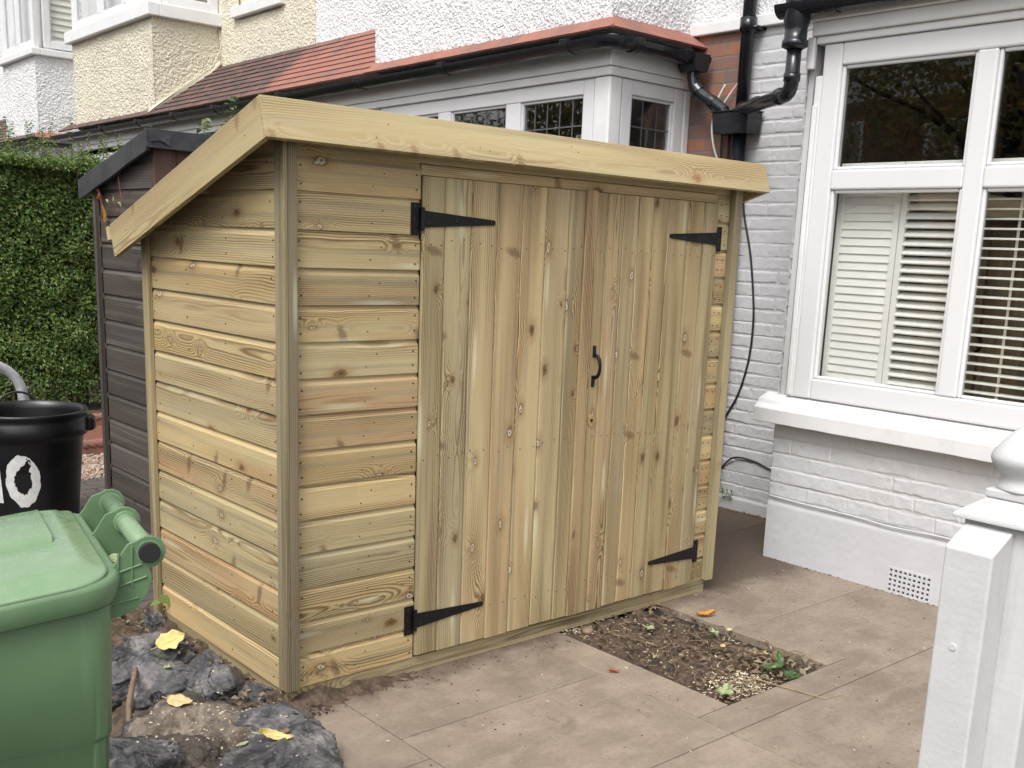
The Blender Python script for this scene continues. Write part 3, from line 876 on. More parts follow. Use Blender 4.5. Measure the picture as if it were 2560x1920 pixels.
front_boards('front_cladding', 0.035, 0.504, 0, 15)
front_boards('front_cladding', 2.0075, 2.10, 0, 15, right=True)
front_boards('front_cladding', 0.035, 2.10, 15, 17)
b = MB()
b.box(0.5045, 2.007, 0.0005, 0.018, 1.709, Z0 + 15 * P_ - 0.0005, 'x')
b.build('door_header', M['pine'], shed, bevel=0.002)

b = MB()
for i in range(0, 17):
    z = Z0 + i * P_
    pl = shiplap(z)
    b.m = 0
    off = random.uniform(-3, 3)
    k0 = len(b.g)
    b.prism(pl, lambda p, a: (-p[0], a, z + p[1]), 0.02, 0.99, sd=seed(), gv=gv_of(pl))
    b.g = b.g[:k0] + [(q[0] + off, q[1], q[2]) for q in b.g[k0:]]
    b.m = 1
    for y in (0.06, 0.36, 0.66, 0.93):
        for dz in (0.03, 0.078):
            if z + dz < zr(y) - 0.09 and random.random() < 0.5: b.disc((0, y + random.uniform(-.02, .02), z + dz), (-1, 0, 0), 0.0031)
b.build('side_cladding', [M['pine'], M['nail']], shed, clips=[(RC, RN)])
# far side and back, the same boards
b = MB()
for i in range(0, 17):
    z = Z0 + i * P_
    pl = shiplap(z)
    b.prism(pl, lambda p, a: (2.13 + p[0], a, z + p[1]), 0.02, 0.99, sd=seed(), gv=gv_of(pl))
    b.prism(pl, lambda p, a: (a, 1.0 + p[0], z + p[1]), 0.02, 2.11, sd=seed(), gv=gv_of(pl))
b.build('back_cladding', M['pine'], shed, clips=[(RC, RN)])

def batten(x0, x1, y0, y1, z0, z1, mat='pine_batten'):
    q = MB()
    q.box(x0, x1, y0, y1, z0, z1, 'z')
    return q.build('corner_batten', M[mat], shed, bevel=0.003, clips=[(RC, RN)])
batten(0.0095, 0.041, -0.0295, -0.0005, 0.062, 1.86, 'pine_grey')
batten(-0.005, 0.0093, -0.030, -0.0005, 0.062, 1.86)
batten(-0.0055, 0.0185, 0.0000, 0.027, 0.060, 1.86)
batten(2.090, 2.137, -0.030, -0.0005, 0.062, 1.86)
batten(2.1305, 2.148, 0.0000, 0.045, 0.062, 1.86)
batten(-0.020, 0.0, 0.957, 1.003, 0.03, 1.60)
batten(-0.0005, 0.045, 1.0035, 1.018, 0.03, 1.60)
b = MB()
b.box(0.012, 2.12, 0.004, 0.022, -0.004, Z0 - 0.001, 'x')
b.box(0.022, 2.12, 0.03, 0.95, 0.0, 0.045, 'x')
b.box(0.004, 0.020, 0.03, 0.98, 0.002, Z0 - 0.001, 'y')
b.build('base_runner', M['pine_batten'], shed, bevel=0.002)

# roof boards with the two visible fascias
def slope_pt(y, d):     # point on the fascia line: d below the top edge, measured square to the roof
    n = Vector((0, -SL, -1.0)).normalized()
    return (y + n.y * d, zr(y) + n.z * d)
FH = 0.120
b = MB()
yt, zt = slope_pt(-0.055, 0)
yb, zb = slope_pt(-0.055, FH)
nrm = Vector((0, -1.0, SL)).normalized()
poly = [(yt, zt), (yb, zb), (yb - nrm.y * 0.018, zb - nrm.z * 0.018), (yt - nrm.y * 0.018, zt - nrm.z * 0.018)]
sd = seed()
b.prism(poly, lambda p, a: (a, p[0], p[1]), -0.090, 2.238, sd=sd, gv=[0.06, -0.06, -0.06, 0.06])
b.m = 1
for x in (0.28, 0.33, 0.68, 0.72, 1.10, 1.13, 1.52, 1.55, 1.95):
    d = random.uniform(.03, .09)
    q = slope_pt(-0.055, d)
    b.disc((x, q[0], q[1]), nrm, 0.0026)
b.build('front_fascia', [M['pine_fascia'], M['nail']], shed, bevel=0.0025)
def rake(xa, xb, side):
    q = MB()
    y_s = yt - nrm.y * 0.0185
    a0, a1 = 0.0192, (1.11 + 0.055) * math.sqrt(1 + SL * SL)
    fn = lambda p, a: (p[0], -0.055 + a / math.sqrt(1 + SL * SL) - SL / math.sqrt(1 + SL * SL) * (-p[1]), zr(-0.055) - a * SL / math.sqrt(1 + SL * SL) + p[1] / math.sqrt(1 + SL * SL))
    q.prism([(xa, 0.0), (xb, 0.0), (xb, -FH), (xa, -FH)], fn, a0, a1, gv=[.06, .06, -.06, -.06])
    q.m = 1
    if side < 0:
        for a in (0.12, 0.5, 0.72, 1.08):
            d = random.uniform(-.09, -.03)
            q.disc(fn((xa, d), a), (-1, 0, 0), 0.0026)
    return q.build('rake_fascia', [M['pine_fascia'], M['nail']], shed, bevel=0.0025)
rake(-0.090, -0.072, -1)
rake(2.220, 2.238, 1)
b = MB()
k = 1 / math.sqrt(1 + SL * SL)
fn = lambda p, a: (a, -0.055 + p[0] * k - SL * k * (-p[1]), zr(-0.055) - p[0] * SL * k + p[1] * k)
b.prism([(0.02, -0.012), (1.225, -0.012), (1.225, -0.026), (0.02, -0.026)], fn, -0.0715, 2.2195)
roof = b.build('roof', M['pine_batten'], shed)
b = MB()
b.prism([(0.020, -0.006), (1.24, -0.006), (1.24, -0.0115), (0.020, -0.0115)], fn, -0.0715, 2.2195)
b.build('roofing_felt', M['felt'], roof)
b = MB()
b.prism([(1.2265, -0.004), (1.243, -0.004), (1.243, -0.055), (1.2265, -0.055)], fn, -0.098, 2.245, gv=[0.02, 0.01, -0.01, -0.02])
b.build('rear_fascia', M['pine_fascia'], shed, bevel=0.002)
b = MB()
for i in range(3):
    y = 0.03 + 0.45 * i
    b.box(-0.068, 2.215, y, y + 0.045, zr(y) - 0.090, zr(y) - 0.045, 'x')
b.build('roof_batten', M['pine_batten'], shed)

# doors
def door(x0, widths, names, rail_z):
    b = MB()
    x = x0
    for w in widths:
        zb_, zt_ = 0.0665 + random.uniform(-.003, .003), 1.7065
        off = random.uniform(-4, 4)
        k0 = len(b.g)
        c = 0.0045
        pl = [(x + 0.0003, 0.0), (x + 0.0003, -0.0085), (x + c, -0.0138), (x + w - c - .004, -0.0138), (x + w - .004, -0.0125), (x + w - 0.0003, -0.0065), (x + w - 0.0003, 0.0)]
        b.prism(pl, lambda p, a: (p[0], p[1], a), zb_, zt_, sd=seed(), gv=[q[0] - x - w / 2 for q in pl])
        b.g = b.g[:k0] + [(q[0] + off, q[1], q[2]) for q in b.g[k0:]]
        b.m = 1
        for z in rail_z:
            for dx in ((0.25, 0.75)):
                b.disc((x + w * dx + random.uniform(-.01, .01), -0.0138, z + random.uniform(-.012, .012)), (0, -1, 0), 0.0025)
        b.m = 0
        x += w
    return b.build('door', [M['pine_door'], M['nail']], shed)
door_l = door(0.5065, [0.0905, 0.109, 0.114, 0.112, 0.113, 0.115, 0.080], 'l', (0.19, 0.78, 1.50))
door_r = door(1.2412, [0.111, 0.088, 0.082, 0.174 / 2, 0.174 / 2, 0.125, 0.092, 0.0935], 'r', (0.19, 0.78, 1.50))
b = MB()
b.box(1.2320, 1.2880, -0.0245, -0.0141, 0.066, 1.712, 'z')
b.build('meeting_strip', M['pine_brown'], door_r, bevel=0.003)

def hinge(xk, zc, dirx, plate_h, par, z_tip):
    """black T hinge: upright plate on the frame, tapering strap on the door"""
    h = MB()
    a, c = (xk - 0.041, xk - 0.002) if dirx > 0 else (xk + 0.002, xk + 0.041)
    h.box(a, c, -0.0035 - 0.0002, -0.0002, zc - plate_h / 2, zc + plate_h / 2)
    y0, y1 = -0.0182, -0.0141
    L = 0.292
    x0, x1 = (xk, xk + L) if dirx > 0 else (xk, xk - L)
    w0, w1 = 0.0265, 0.0085
    pts = [(x0, zc + w0), (x0, zc - w0), (x1, z_tip - w1)]
    for k in range(1, 6):
        t = -math.pi / 2 + math.pi * k / 6
        pts.append((x1 + dirx * math.cos(t) * w1, z_tip + math.sin(t) * w1))
    pts.append((x1, z_tip + w1))
    h.prism(pts, lambda p, q: (p[0], q, p[1]), y1, y0)
    h.tube([(xk - dirx * 0.002, -0.012, zc - plate_h * 0.36), (xk - dirx * 0.002, -0.012, zc + plate_h * 0.36)], 0.0072, 12)
    o = h.build('hinge', M['black_iron'], par, bevel=0.0008)
    pts = [((a + c) / 2 - dirx * .006, -0.0037, zc + plate_h * q) for q in (-.38, 0, .38)]
    pts += [(x0 + (x1 - x0) * q, y0, zc + (z_tip - zc) * q + dz) for (q, dz) in ((0.06, -.014), (0.15, .012), (0.45, 0.0), (0.72, 0.0), (0.96, 0))]
    for p in pts:
        s = MB()
        s.disc(p, (0, -1, 0), 0.0042, 10, 0.002)
        s.build('screw', M['screw'], o)
hinge(0.5055, 1.572, 1, 0.102, door_l, 1.573)
hinge(0.5055, 0.200, 1, 0.106, door_l, 0.205)
hinge(2.0065, 1.564, -1, 0.102, door_r, 1.565)
hinge(2.0065, 0.205, -1, 0.100, door_r, 0.205)

b = MB()
hx = 1.318
for zc in (1.118, 1.003):
    b.box(hx - 0.0085, hx + 0.0085, -0.0170, -0.0139, zc - 0.022, zc + 0.022)
path = []
for i in range(13):
    t = math.pi * i / 12
    path.append((hx, -0.016 - 0.034 * math.sin(t) ** 0.7, 1.0605 + 0.043 * math.cos(t)))
b.tube(path, [0.0058 + 0.002 * abs(math.cos(math.pi * i / 12)) for i in range(13)], 10)
hd = b.build('door_handle', M['black_iron'], door_r, bevel=0.001)
for z in (1.133, 1.108, 1.012, 0.988):
    s = MB()
    s.disc((hx, -0.0172, z), (0, -1, 0), 0.0032, 10, 0.0015)
    s.build('screw', M['screw'], hd)
b = MB()
ell = [(1.319 + 0.0175 * math.cos(2 * math.pi * i / 24), 0.850 + 0.0245 * math.sin(2 * math.pi * i / 24)) for i in range(24)]
b.prism(ell, lambda p, a: (p[0], a, p[1]), -0.0139, -0.0182)
lk = b.build('lock', M['brass'], door_r, bevel=0.0012)
b = MB()
b.disc((1.319, -0.0180, 0.851), (0, -1, 0), 0.0060, 16, 0.003)
b.build('keyhole', M['black_iron'], lk)

# ------------------------------------------------------------------ black shed behind it
bs = thing('black_shed', 'old black stained shed with tarred roof edge standing behind the new shed', 'shed', (0.2, 1.4, 0))
b = MB()
for i in range(-1, 16):
    z = 0.0 + i * P_ + 0.09
    pl = shiplap(z)
    b.prism(pl, lambda p, a: (0.2 - p[0], a, z + p[1]), 1.42, 2.032, sd=seed(), gv=gv_of(pl))
def zb_(y): return 1.885 - 0.236 * (y - 1.37)
b.build('side_cladding', M['black_board'], bs, clips=[((0, 1.37, 1.885 - 0.02), (0, 0.236, 1)), ((0, 0, 0.0), (0, 0, -1))])
b = MB()
x = 0.2
while x < 1.5:
    b.box(x + 0.001, x + 0.094, 1.4, 1.418, 0.0, 1.86, 'z')
    x += 0.095
b.build('front_cladding', M['red_board'], bs, bevel=0.002)
b = MB()
b.box(0.182, 0.2, 2.012, 2.045, 0.0, 1.69, 'z')
b.box(0.2, 1.5, 2.0, 2.018, 0.0, 1.68, 'z')
b.build('corner_batten', M['black_board'], bs)
kk = 1 / math.sqrt(1 + 0.236 ** 2)
fnb = lambda p, a: (a, 1.37 + p[0] * kk + 0.236 * kk * p[1], 1.885 - p[0] * 0.236 * kk + p[1] * kk)
b = MB()
b.prism([(0.015, -0.004), (0.82, -0.004), (0.82, -0.02), (0.015, -0.02)], fnb, 0.175, 1.6)
b.build('roof', M['felt'], bs)
def wavy(prof, fn, a0, a1, n, amp, sd):
    q = MB()
    q.prism(prof, lambda p, a: tuple(Vector(fn(p, a)) + Vector([amp * (vn(np.array([[a * 9 + i * 3.1, p[0] * 31, p[1] * 31 + sd]]), 3)[0] - .5) for i in range(3)])), a0, a1, n=n)
    return q
q = wavy([(1.365, 1.889), (1.350, 1.889), (1.350, 1.815), (1.365, 1.815)], lambda p, a: (a, p[0], p[1]), 0.155, 1.6, 30, 0.008, 1)
ff = q.build('front_fascia', M['felt_black'], bs, bevel=0.002)
q = wavy([(0.160, 0.0), (0.176, 0.0), (0.176, -0.082), (0.160, -0.082)], lambda p, a: (p[0], 1.368 + a * kk, 1.889 - a * 0.236 * kk + p[1]), 0.0, 0.80, 24, 0.008, 5)
q.build('rake_fascia', M['felt_black'], bs, bevel=0.002)
b = MB()
b.prism([(0.163, 1.878), (0.215, 1.872), (0.250, 1.866), (0.248, 1.828), (0.205, 1.846), (0.168, 1.838)], lambda p, a: (p[0], a, p[1]), 1.3495, 1.3440)
br = b.build('metal_bracket', M['felt_black'], ff, bevel=0.001)
for (x, z) in ((0.182, 1.864), (0.18, 1.846), (0.235, 1.858), (0.225, 1.845)):
    b = MB()
    b.disc((x, 1.344, z), (0, -1, 0), 0.004, 10, 0.002)
    b.build('screw', M['felt_black'], br)

# ------------------------------------------------------------------ houses
def sh(p):
    y = p[1]
    return (p[0], p[1], p[2] - 0.012 * max(0.0, y - 1.5))
def shn(P):
    P = P.copy()
    P[:, 2] -= 0.012 * np.clip(P[:, 1] - 1.5, 0, None)
    return P
def T_(f): return lambda p: sh(f(p))
XW, XB = 3.54, 2.844

def simple_box(name, parent, mat, x0, x1, y0, y1, z0, z1, bevel=0.0, xf=None):
    q = MB(xf)
    q.box(x0, x1, y0, y1, z0, z1)
    return q.build(name, mat, parent, bevel=bevel)

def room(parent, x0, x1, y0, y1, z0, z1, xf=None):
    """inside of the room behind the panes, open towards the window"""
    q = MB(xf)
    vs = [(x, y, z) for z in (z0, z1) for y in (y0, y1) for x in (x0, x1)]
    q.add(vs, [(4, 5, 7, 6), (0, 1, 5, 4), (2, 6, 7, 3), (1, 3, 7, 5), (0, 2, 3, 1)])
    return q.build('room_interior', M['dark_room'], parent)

def tiles(parent, y0, y1, fn, n_course, gauge=0.1, tw=0.165, name='roof', t=0.011, xf=None, mat=None, clips=None):
    """fn(s, h): s up the slope, h above it -> (x, z). Plain tiles laid in half bond"""
    q = MB(xf)
    for c in range(n_course):
        s0 = c * gauge
        y = y0 - (tw / 2 if c % 2 else 0)
        while y < y1:
            a, e = max(y, y0), min(y + tw - 0.002, y1)
            if e - a > 0.01:
                sd = seed()
                j = random.uniform(-.002, .002)
                l = gauge * 1.35
                vs = []
                for yy in (a, e):
                    for (s_, h_) in ((s0 + j, t + 0.010), (s0 + j, 0.008), (s0 + l, 0.0), (s0 + l, t - 0.002)):
                        x, z = fn(s_, h_)
                        vs.append((x, yy, z))
                q.add(vs, [(0, 1, 2, 3), (7, 6, 5, 4), (0, 4, 5, 1), (1, 5, 6, 2), (2, 6, 7, 3), (3, 7, 4, 0)], [(v[0], v[1], sd) for v in vs])
            y += tw
    return q.build(name, mat or M['tile'], parent, clips=clips)

def brackets(mb_parent, pts, T):
    for (o, a) in pts:
        q = MB(T)
        n = 10
        r = 0.062
        outer = [(math.cos(math.pi + math.pi * i / n) * r, math.sin(math.pi + math.pi * i / n) * r) for i in range(n + 1)]
        outer[0] = (-r, 0.012); outer[-1] = (r, 0.012)
        q.prism(outer, lambda p, w: (p[0], p[1], w), a - 0.028, a + 0.028)
        q.build('gutter_bracket', M['black_pvc'], mb_parent, bevel=0.003)

# ---- our house: white painted brick, big casement bay
oh = thing('terraced_house', 'white painted brick house with shuttered bay window beside the new shed', 'house', (XB, 0.2, 0), 'terraced houses along the street')
grid_wall('bay_wall', (XB, 0.2, 0.318), (0, -1, 0), (0, 0, 1), 2.3, 0.40, 0.0055, painted_bricks(3), M['brick_painted'], oh)
def plinth_h(u, v):
    P = np.stack([u, v, 0 * u], 1)
    return 0.004 + 0.0025 * fbm(P * 5, 4, 41) + 0.0012 * fbm(P * 40, 3, 42) - 0.010 * np.clip((v - 0.30) / 0.02, 0, 1)
AVY0, AVY1, AVZ0, AVZ1 = -0.713, -0.502, 0.004, 0.120
grid_wall('plinth', (XB - 0.004, 0.202, -0.02), (0, -1, 0), (0, 0, 1), 2.3, 0.345, 0.007, plinth_h, M['plinth'], oh, smooth=True,
          keep=lambda c: ~((c[:, 1] > AVY0) & (c[:, 1] < AVY1) & (c[:, 2] > AVZ0) & (c[:, 2] < AVZ1)))
# body of the bay behind the skins
b = MB()
b.box(XB + 0.03, XB + 0.06, -2.1, 0.19, -0.02, 0.80)
b.box(XB + 0.012, XW, 0.17, 0.199, -0.02, 2.60)
b.box(XB + 0.012, XW, -2.1, -2.07, -0.02, 2.60)
b.build('bay_inner_wall', M['brick_painted'], oh)
grid_wall('bay_return', (XW, 0.2, 0.0), (-1, 0, 0), (0, 0, 1), XW - XB, 2.5, 0.012, painted_bricks(5), M['brick_painted'], oh)
# air brick
b = MB()
cols, rows = 9, 5
w, h = (AVY1 - AVY0), (AVZ1 - AVZ0)
for i in range(cols + 1):
    y = AVY0 + w * i / cols
    b.box(XB - 0.010, XB + 0.004, y - 0.0052, y + 0.0052, AVZ0 - 0.003, AVZ1 + 0.003)
for j in range(rows + 1):
    z = AVZ0 + h * j / rows
    b.box(XB - 0.0095, XB + 0.0035, AVY0 - 0.005, AVY1 + 0.005, z - 0.0056, z + 0.0056)
av = b.build('air_vent', M['plinth'], oh, bevel=0.0012)
simple_box('vent_backing', av, M['nail'], XB + 0.015, XB + 0.02, AVY0 - .01, AVY1 + .01, AVZ0 - .01, AVZ1 + .01)
# sill: rough concrete, sloping top
def sill_mesh():
    n = 160
    prof = [(-0.085, 0.700), (-0.088, 0.772), (-0.055, 0.790), (-0.045, 0.812), (0.03, 0.842), (0.03, 0.700)]
    b = MB()
    vs, fs = [], []
    for k in range(n + 1):
        y = 0.285 - 2.5 * k / n
        for i, (o, z) in enumerate(prof):
            j = (fbm(np.array([[y * 12, i * 3.3, 1.0]]), 4, 7)[0], fbm(np.array([[y * 12, i * 3.3, 9.0]]), 4, 8)[0])
            am = 0.0032 if i in (0, 1) else 0.001
            vs.append((XB + o + j[0] * am, y, z + j[1] * am))
    m = len(prof)
    for k in range(n):
        for i in range(m):
            q = (i + 1) % m
            fs.append((k * m + i, k * m + q, (k + 1) * m + q, (k + 1) * m + i))
    fs += [tuple(range(m)), tuple(range(n * m, n * m + m))]
    b.add(vs, fs)
    return b.build('window_sill', M['render_white'], oh, bevel=0.004)
sill_mesh()
win = window(oh, on_front(XB - 0.012), -0.112, 1.98, 0.838, 2.465, mulls=(0.672, 1.33), trans=(1.862,), fw=0.098, mw=0.088, depth=0.075, bev=0.010, label='white casement bay window over the sill')
b = MB()
b.box(XB - 0.006, XB + 0.05, 0.1125, 0.150, 0.836, 2.33)
b.box(XB - 0.020, XB - 0.0065, 0.122, 0.146, 0.845, 2.20)
b.build('corner_trim', M['white_gloss'], oh, bevel=0.004)
b = MB()
b.box(XB - 0.026, XB + 0.08, -2.1, 0.150, 2.466, 2.500)
b.box(XB - 0.045, XB + 0.08, -2.1, 0.165, 2.5005, 2.560)
b.box(XB - 0.070, XB + 0.08, -2.1, 0.190, 2.5605, 2.645)
b.box(XB - 0.030, XB - 0.004, 0.155, 0.196, 2.36, 2.5000)
b.build('fascia', M['white_gloss'], oh, bevel=0.005)
room(oh, XB + 0.085, XB + 3.2, -2.06, 0.165, 0.3, 2.62)

def shutter(parent, y_l, w, z0, z1, tilt, pitch=0.0385, sw=0.030, rod=False, X=None, slat=0.047):
    X = X or XB + 0.105
    f = MB()
    y_r = y_l - w
    f.box(X, X + 0.022, y_r, y_r + sw, z0, z1)
    f.box(X, X + 0.022, y_l - sw, y_l, z0, z1)
    f.box(X + 0.0005, X + 0.0215, y_r + sw, y_l - sw, z0, z0 + 0.035)
    f.box(X + 0.0005, X + 0.0215, y_r + sw, y_l - sw, z1 - 0.045, z1)
    if rod: f.box(X + 0.030, X + 0.036, (y_l + y_r) / 2 - 0.006, (y_l + y_r) / 2 + 0.006, z0 + 0.05, z1 - 0.05)
    o = f.build('shutter_panel', M['shutter'], parent, bevel=0.002)
    s = MB()
    z = z0 + 0.035 + pitch * 0.6
    while z < z1 - 0.05:
        s.obox((X + 0.012, (y_l + y_r) / 2, z), (0, 1, 0), (math.cos(tilt), 0, math.sin(tilt)), (-math.sin(tilt), 0, math.cos(tilt)), (w / 2 - sw), slat / 2, 0.0042)
        z += pitch
    s.build('louvre_slats', M['shutter'], o, bevel=0.002)
    return o
shutter(win, 0.036, 0.325, 0.86, 1.945, R(76), pitch=0.0375)
shutter(win, -0.293, 0.345, 0.86, 1.945, R(33), pitch=0.0395)
shutter(win, -0.655, 0.345, 0.86, 1.945, R(3), rod=True, pitch=0.041)
shutter(win, -1.002, 0.315, 0.86, 1.945, R(3), rod=True, pitch=0.041)
shutter(win, -1.325, 0.325, 0.86, 1.945, R(40))
shutter(win, -1.652, 0.32, 0.86, 1.945, R(76))

# main wall in the recess
grid_wall('recess_wall', (XW, 1.10, 0.075), (0, -1, 0), (0, 0, 1), 0.93, 2.68, 0.0058, painted_bricks(11, 0.0045), M['brick_painted'], oh)
b = MB()
b.box(XW + 0.012, XW + 0.2, 0.17, 1.10, -0.1, 6.4)
b.build('main_wall', M['render_white'], oh)
b = MB()
b.box(XW + 0.012, XW + 0.2, -4.2, 0.1695, 2.66, 6.4)
b.build('main_wall', M['render_white'], oh)
b = MB()
b.box(XW - 0.035, XW + 0.01, 0.21, 1.10, -0.02, 0.075)
b.build('wall_footing', M['brick_painted'], oh, bevel=0.012)
b = MB()
b.box(XW - 0.040, XW + 0.01, 0.205, 1.1495, 2.752, 2.815)
b.build('ledge', M['white_gloss'], oh, bevel=0.006)
grid_wall('upper_wall', (XW, 1.148, 2.816), (0, -1, 0), (0, 0, 1), 0.95, 1.3, 0.005, dash(0.0125, 0.0075, 50), M['render_white'], oh)
tiles(oh, -2.1, 0.2, lambda s_, h_: (XB - 0.085 + s_ * 0.80 - h_ * 0.6, 2.662 + s_ * 0.6 + h_ * 0.8), 1, name='tile_skirt')
simple_box('upper_bay', oh, M['render_white'], XB, XW, -2.1, 0.2, 2.70, 6.0)
TG = lambda p: (XB - 0.105 - p[0] * 1.0, p[2], 2.640 + p[1])
b = MB()
half_gutter(b, lambda o, z, a: (XB - 0.112 - o, a, 2.632 + z), -2.1, 0.30)
gt = b.build('gutter', M['black_pvc'], oh)
brackets(gt, [(0, 0.02), (0, -0.9)], lambda p: (XB - 0.112 - p[0], p[2], 2.632 + p[1]))
# outlet and the pipe that swings over to the hopper
dp = MB()
ox, oy = XB - 0.104, 0.212
dp.lathe([(0.058, 0.0), (0.060, -0.10), (0.052, -0.125), (0.052, -0.175), (0.060, -0.178), (0.060, -0.205), (0.040, -0.215)], (ox, oy, 2.655), 24)
pth = [(ox, oy, 2.47), (ox, oy, 2.30)]
for i in range(1, 7):
    t = i / 6 * math.pi / 2
    pth.append((ox + 0.03 * (1 - math.cos(t)), oy + 0.055 * (1 - math.cos(t)), 2.30 - 0.055 * math.sin(t)))
pth += [(3.36, 0.95, 2.300), (3.455, 1.05, 2.325)]
dp.tube(pth, 0.034, 16)
dp.tube([(ox, oy, 2.335), (ox, oy, 2.30)], 0.039, 16)
dp.tube([(ox + 0.05, oy + 0.09, 2.248), (ox + 0.075, oy + 0.12, 2.250)], 0.039, 16)
dp.tube([(3.19, 0.74, 2.29), (3.22, 0.775, 2.292)], 0.039, 16)
dp.build('overflow_pipe', M['black_pvc'], oh, smooth=True)

d = MB()
px, py = 3.470, 1.062
d.tube([(px, py, 4.6), (px, py, 2.30)], 0.037, 18)
d.tube([(px, py, 2.19), (px, py, 0.02)], 0.038, 18)
d.tube([(px, py, 2.72), (px, py, 2.80)], 0.047, 18)
d.tube([(px, py, 2.315), (px, py, 2.285)], 0.052, 18)
d.box(px - 0.02, XW, py - 0.075, py - 0.02, 2.735, 2.752)
dpo = d.build('downpipe', M['black_pvc'], oh, smooth=False)
for p in dpo.data.polygons: p.use_smooth = len(p.vertices) == 4
b = MB()
hp = [(3.375, 0.945), (3.375, 1.200), (3.515, 1.200), (3.515, 0.945)]
hq = [(3.385, 0.955), (3.385, 1.190), (3.51, 1.190), (3.51, 0.955)]
b.add([(x, y, 2.292) for x, y in hp] + [(x, y, 2.175) for x, y in hq], [(0, 1, 2, 3), (7, 6, 5, 4)] + [(i, (i + 1) % 4, 4 + (i + 1) % 4, 4 + i) for i in range(4)])
b.box(3.368, 3.52, 0.938, 1.207, 2.2925, 2.300)
b.build('rainwater_hopper', M['black_pvc'], dpo, bevel=0.004)

def cable(parent, pts, r, mat, name='cable', n=8):
    out = []
    for i in range(len(pts) - 1):
        p0 = Vector(pts[max(i - 1, 0)]); p1 = Vector(pts[i]); p2 = Vector(pts[i + 1]); p3 = Vector(pts[min(i + 2, len(pts) - 1)])
        for k in range(n):
            t = k / n
            out.append(0.5 * ((2 * p1) + (-p0 + p2) * t + (2 * p0 - 5 * p1 + 4 * p2 - p3) * t * t + (-p0 + 3 * p1 - 3 * p2 + p3) * t ** 3))
    out.append(Vector(pts[-1]))
    q = MB()
    q.tube(out, r, 8)
    return q.build(name, mat, parent, smooth=True)
xc = XW - 0.012
cable(oh, [(xc, 1.06, 2.0), (xc, 1.035, 1.76), (xc, 0.965, 1.52), (xc, 0.925, 1.32), (xc - .003, 0.901, 1.15), (xc, 0.906, 0.96), (xc, 0.935, 0.80), (xc, 0.985, 0.66), (xc, 1.08, 0.50)], 0.0062, M['cable_black'])
cable(oh, [(xc, 1.09, 0.17), (xc, 1.041, 0.243), (xc - .01, 0.95, 0.316), (xc, 0.82, 0.317), (xc, 0.70, 0.29), (xc, 0.55, 0.26)], 0.0055, M['cable_black'])
cable(oh, [(XB - 0.010, 0.20, 0.322), (XB - 0.012, 0.0, 0.318), (XB - 0.010, -0.3, 0.316), (XB - 0.013, -0.5, 0.310), (XB - 0.010, -0.76, 0.318), (XB - 0.011, -1.3, 0.314), (XB - 0.01, -2.0, 0.316)], 0.0045, M['plinth'])
cable(oh, [(XW - .05, 1.21, 2.46), (XW - .06, 1.25, 2.38), (XW - .06, 1.27, 2.3), (XW - .06, 1.275, 2.2), (XW - .05, 1.245, 2.08), (XW - .05, 1.18, 1.98)], 0.007, M['cable_white'])
cable(oh, [(XW - .012, 1.10, 2.52), (XW - .03, 1.17, 2.43), (XW - .05, 1.21, 2.36)], 0.005, M['cable_white'])
cable(oh, [(XW - .03, 1.17, 2.2), (XW - .03, 1.165, 2.0), (XW - .03, 1.15, 1.9)], 0.008, M['cable_black'])
cable(oh, [(XW - .03, 1.225, 2.2), (XW - .03, 1.215, 2.0), (XW - .03, 1.19, 1.9)], 0.006, M['cable_black'])

# ---- next door: white pebbledash, leaded bay window
nh = thing('terraced_house', 'white pebbledash house with leaded bay windows behind the shed roof', 'house', (XB, 1.5, 0), 'terraced houses along the street')
b = MB(sh)
b.box(XW + 0.012, XW + 0.2, 1.1005, 5.875, -0.1, 6.4)
b.build('main_wall', M['render_white'], nh)
b = MB(sh)
b.box(XW - 0.004, XW + 0.0115, 1.1005, 1.52, 0.0, 2.752)
b.build('recess_wall', M['brick'], nh)
b = MB(sh)
b.box(XB, XB + 0.06, 1.5, 3.87, 0, 0.78)
b.box(XB + 0.06, XW, 1.5, 1.55, 0, 0.78)
b.box(XB, XW, 3.80, 3.87, 0, 2.66)
b.build('bay_wall', M['brick_painted'], nh)
window(nh, T_(on_front(XB)), -3.79, -1.625, 0.80, 2.452, mulls=(-3.035, -2.33), fw=0.085, mw=0.135, depth=0.06, lead=(0.112, 0.165), label='front leaded casement window of the white bay')
window(nh, T_(on_return(1.5)), 2.945, 3.475, 0.80, 2.452, fw=0.082, depth=0.06, lead=(0.115, 0.165), label='side leaded window of the white bay')
b = MB(sh)
b.box(XB - 0.006, XB + 0.095, 1.494, 1.620, 0.79, 2.452)
b.box(XW - 0.062, XW - 0.0045, 1.498, 1.56, 0.79, 2.452)
b.build('corner_post', M['white_gloss'], nh, bevel=0.012, seg=3)
b = MB(sh)
b.box(XB - 0.018, XB + 0.05, 1.482, 10.05, 2.4525, 2.50)
b.box(XB - 0.030, XB + 0.05, 1.470, 10.05, 2.5005, 2.625)
b.box(XB + 0.0505, XW, 1.482, 1.55, 2.4525, 2.50)
b.box(XB + 0.0505, XW, 1.470, 1.55, 2.5005, 2.625)
b.build('fascia', M['white_gloss'], nh, bevel=0.005)
rm = room(nh, XB + 0.07, XW + 0.004, 1.56, 3.78, 0.4, 2.6, sh)
b = MB(sh)
for i in range(14):
    y = 1.72 + 0.012 * (i % 2)
    b.box(3.24 + i * 0.016, 3.256 + i * 0.016, y, y + 0.01, 0.8, 2.44)
for i in range(20):
    x = XB + 0.20 + 0.014 * (i % 2)
    b.box(x, x + 0.01, 1.66 + i * 0.016, 1.676 + i * 0.016, 0.8, 2.18)
b.build('curtain_or_glare_board', M['curtain_or_glare_board'], nh)
